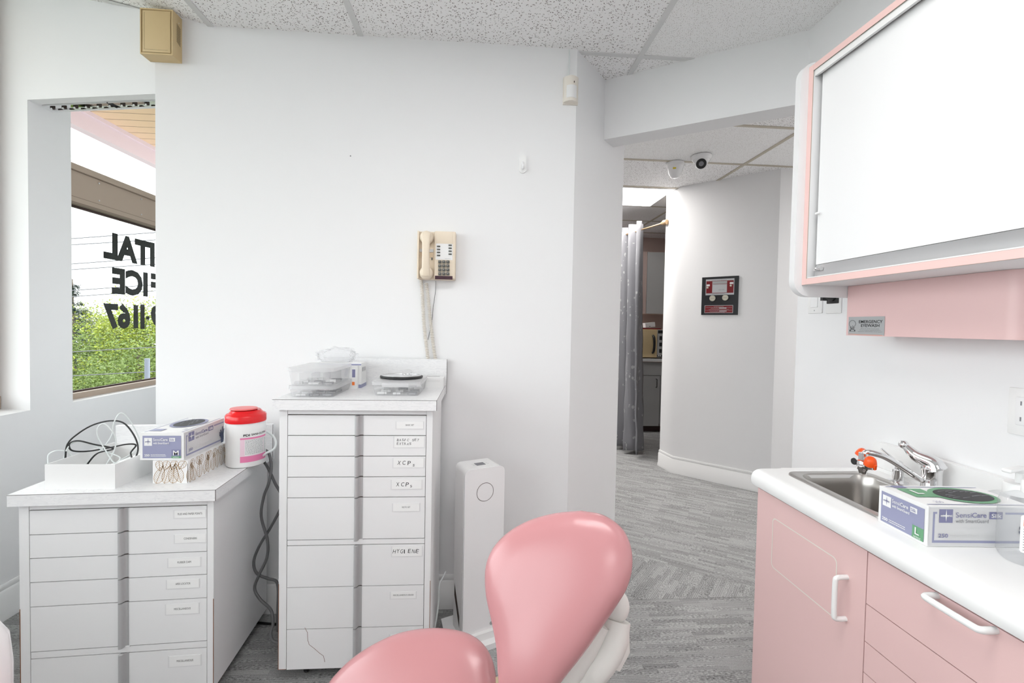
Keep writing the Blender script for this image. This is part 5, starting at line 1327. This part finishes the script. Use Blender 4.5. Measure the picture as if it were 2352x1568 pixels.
m = MB('chrome').lathe([(.001, .016), (.0125, .015), (.0125, -.004), (.001, -.005)], E0, 18); m.build('swivel_collar', fa, world=True)
E1 = oX(1982, 1066, 1.095)
m = MB('chrome').lathe([(.001, .010), (.013, .010), (.015, .004), (.015, -.012), (.011, -.017), (.011, -.026), (.001, -.026)], E1, 20); m.build('eyewash_head', fa, world=True)
def capm(x, y, X, dx):
    q = oX(x, y, X); m = MB('orange_cap'); m.M = Matrix.Translation(q) @ Matrix.Rotation(dx, 4, 'Y') @ Matrix.Rotation(.35, 4, 'X'); m.lathe([(.001, .016), (.008, .0155), (.0125, .011), (.0145, .002), (.0150, -.006), (.001, -.006)], (0, 0, 0), 24); m.box(-.003, .003, -.018, -.010, -.012, .002)
    k = m.build('eyewash_cap', fa, world=True); return q
q = capm(1999, 1062, 1.075, -.25); m = MB('chrome'); m.M = Matrix.Translation(q) @ Matrix.Rotation(-.25, 4, 'Y') @ Matrix.Rotation(.35, 4, 'X'); m.lathe([(.001, -.006), (.0155, -.006), (.0155, -.013), (.001, -.014)], (0, 0, 0), 24); m.build('eyewash_nozzle', fa, world=True)
capm(1979, 1042, 1.125, .2)
q = oX(1962, 1059, 1.088); m = MB('black_plastic').lathe([(.001, -.003), (.009, -.003), (.010, .0), (.006, .004), (.003, .010), (.003, .022), (.001, .022)], q, 16, 'x', 1, 1); m.build('diverter_knob', fa, world=True)

# small chrome soap dispenser with a thin lever
SX = 1.240; p = oX(2062, 1104, SX)
t = thing('soap_dispenser', 'small chrome deck dispenser with thin lever behind the sink', 'dispenser', (SX, p.y, ZC))
MB('chrome').lathe([(.001, 0), (.026, 0), (.026, .0025), (.021, .006), (.0145, .009), (.0135, .03), (.0135, .037), (.001, .038)], (0, 0, 0), 28).build('body', t)
MB('chrome').lathe([(.001, .037), (.008, .037), (.008, .048), (.011, .050), (.011, .060), (.007, .064), (.001, .065)], (0, 0, 0), 20).build('neck', t)
q0 = Vector((SX, p.y, ZC+.056)); q1 = oX(2024, 1030, 1.205); MB('chrome').tube([q0, q0.lerp(q1, .9), q1], [.005, .0036, .0042], 10).build('lever', t, world=True)

# glove box by the sink
glove_box('glove box marked L with black gloves on the sink counter', (.930, .862, ZC+.0006), math.radians(-3.0), .225, .122, .084, 'L', 'print_green', True)

# bottles
def rsq(r, k=.72, n=40):
    out = []
    for i in range(n):
        a = 2*PI*i/n; c_, s_ = math.cos(a), math.sin(a); out.append((math.copysign(abs(c_)**k, c_)*r, math.copysign(abs(s_)**k, s_)*r))
    return out
def bottle(label, x, y, r, hgt, neck, pump, rz=0):
    t = thing('pump_bottle' if pump else 'sanitizer_bottle', label, 'bottle', (x, y, ZC), rz)
    m = MB('bottle_clear'); base = rsq(r)
    lv = [(.02, .0), (.90, .0), (1, .008), (1, hgt*.38), (.985, hgt*.42), (1, hgt*.46), (1, hgt*.80), (.93, hgt*.88), (.6, hgt*.95), (neck/r, hgt*.975), (neck/r, hgt)]
    vs = [(a*s, b*s, z) for s, z in lv for a, b in base]; n = len(base)
    m.add(vs, [(i*n+j, i*n+(j+1) % n, (i+1)*n+(j+1) % n, (i+1)*n+j) for i in range(len(lv)-1) for j in range(n)]); m.build('bottle', t, auto=50)
    return t
q = oX(2341, 1100, 1.212)
t = bottle('clear pump bottle with white collar behind the glove box', 1.212, q.y, .052, .086, .020, True, .3)
MB('white_plastic').lathe([(.001, .083), (.025, .083), (.026, .086), (.026, .106), (.024, .109), (.001, .110)], (0, 0, 0), 28).build('collar', t)
MB('white_plastic').lathe([(.007, .110), (.007, .132), (.011, .136), (.011, .140), (.001, .142)], (0, 0, 0), 18).rbox(-.058, .014, -.009, .009, .138, .147, .004, 3).build('pump_head', t)
MB('frosted_plastic').lathe([(.004, .01), (.004, .083)], (0, 0, 0), 10).lathe([(.010, .055), (.012, .058), (.012, .083)], (0, 0, 0), 14).build('dip_tube', t)
m = MB('tbar'); m.quad((-.035, -.0528, .015), (.02, -.0528, .015), (.02, -.0528, .048), (-.035, -.0528, .048)) if False else m.lines((-.034, -.0526, .018), UX, UZ, .05, .035, 4, .0014); m.build('label_print', t)
q = oZ(2372, 1300, ZC)
t = bottle('clear sanitizer bottle with orange label at the right edge of the counter', q.x+.022, q.y+.02, .046, .135, .016, False, math.radians(-35))
m = MB('card_white'); m.prism(rrect(-.031, .031, .028, .100, .005, 4), -.0468, -.0463, 'y'); m.mat('print_purple').box(-.027, .027, -.0471, -.0468, .093, .096).mat('orange_print').box(-.027, .027, -.0471, -.0468, .079, .091)
m.mat('ink_grey').lines((-.027, -.0471, .031), UX, UZ, .054, .045, 9, .0011, .95); m.build('label', t)
MB('white_plastic').lathe([(.001, .133), (.018, .133), (.018, .153), (.016, .156), (.001, .157)], (0, 0, 0), 22).build('cap', t)

# base cabinet
XB = .889
bc = thing('base_cabinet', 'pink laminate base cabinet with white handles under the sink counter', 'cabinet', (1.30, YEND-.02, 0))
m = MB('pink_laminate'); ye = YEND-.018; zt2 = zb3+.0135
m.box(XB+.018, 1.296, ye-.018, ye, .08, zt2-.001).box(XB+.018, 1.296, Y0+.02, Y0+.04, .08, zt2-.001).box(XB+.02, 1.296, Y0+.04, ye-.018, .08, .10).mat('seam_dark').box(XB+.06, 1.29, Y0+.02, ye-.01, 0, .08).box(XB+.0185, XB+.022, Y0+.04, ye-.018, .1, zt2-.06)
m.build('carcass', bc, world=True)
ydr = oX(1992, 1300, XB).y
m = MB('pink_laminate'); m.box(XB, XB+.018, ydr+.0012, ye, .085, zb3-.004)
dr = m.build('door', bc, world=True)
# routed outline on the door
ga = [oX(x, y, XB) for x, y in ((1774, 1187), (1926, 1283), (1916, 1418), (1772, 1302))]
gy1 = (ga[0].y+ga[3].y)/2; gy0 = (ga[1].y+ga[2].y)/2; gz1 = (ga[0].z+ga[1].z)/2; gz0 = (ga[2].z+ga[3].z)/2
loop = rrect(gy0, gy1, gz0, gz1, .014, 5); inner = rrect(gy0+.003, gy1-.003, gz0+.003, gz1-.003, .0125, 5); n = len(loop)
m = MB('warm_white_plastic'); m.add([(XB-.0004, a, b) for a, b in loop]+[(XB-.0004, a, b) for a, b in inner], [(i, (i+1) % n, n+(i+1) % n, n+i) for i in range(n)], True)
m.build('routed_outline', dr, world=True)
def handle(parent, a, b, out, r):
    a, b = Vector(a), Vector(b); d = (b-a).normalized(); nx = Vector((-1, 0, 0))*out; c = out*.45
    pts = [a, a+nx*.5, a+nx-nx.normalized()*c*.3+d*.002, a+nx+d*c, b+nx-d*c, b+nx-nx.normalized()*c*.3-d*.002, b+nx*.5, b]
    MB('white_plastic').tube(crom(pts, 5), r, 14).build('handle', parent, world=True, auto=80)
a = oX(1946, 1325, XB); b = oX(1943, 1421, XB); handle(dr, a, (XB, a.y, b.z), .030, .0058)
zz = [oX(1994, y, XB).z for y in (1388.6, 1478, 1552)]
tops = [zb3-.004, zz[0], zz[1], zz[2], zz[2]-.075, zz[2]-.155, .085]
ydl = .30
for i in range(len(tops)-1):
    m = MB('pink_laminate'); m.box(XB, XB+.018, ydl+.001, ydr-.0012, tops[i+1]+.001, tops[i]-.001); d = m.build('drawer_front', bc, world=True)
    if i == 0:
        a = oX(2152, 1367, XB); b = oX(2287, 1447, XB); handle(d, a, (XB, b.y, a.z), .030, .0062)
m = MB('pink_laminate'); m.box(XB, XB+.018, Y0+.02, ydl-.001, .085, zb3-.004); m.build('door', bc, world=True)
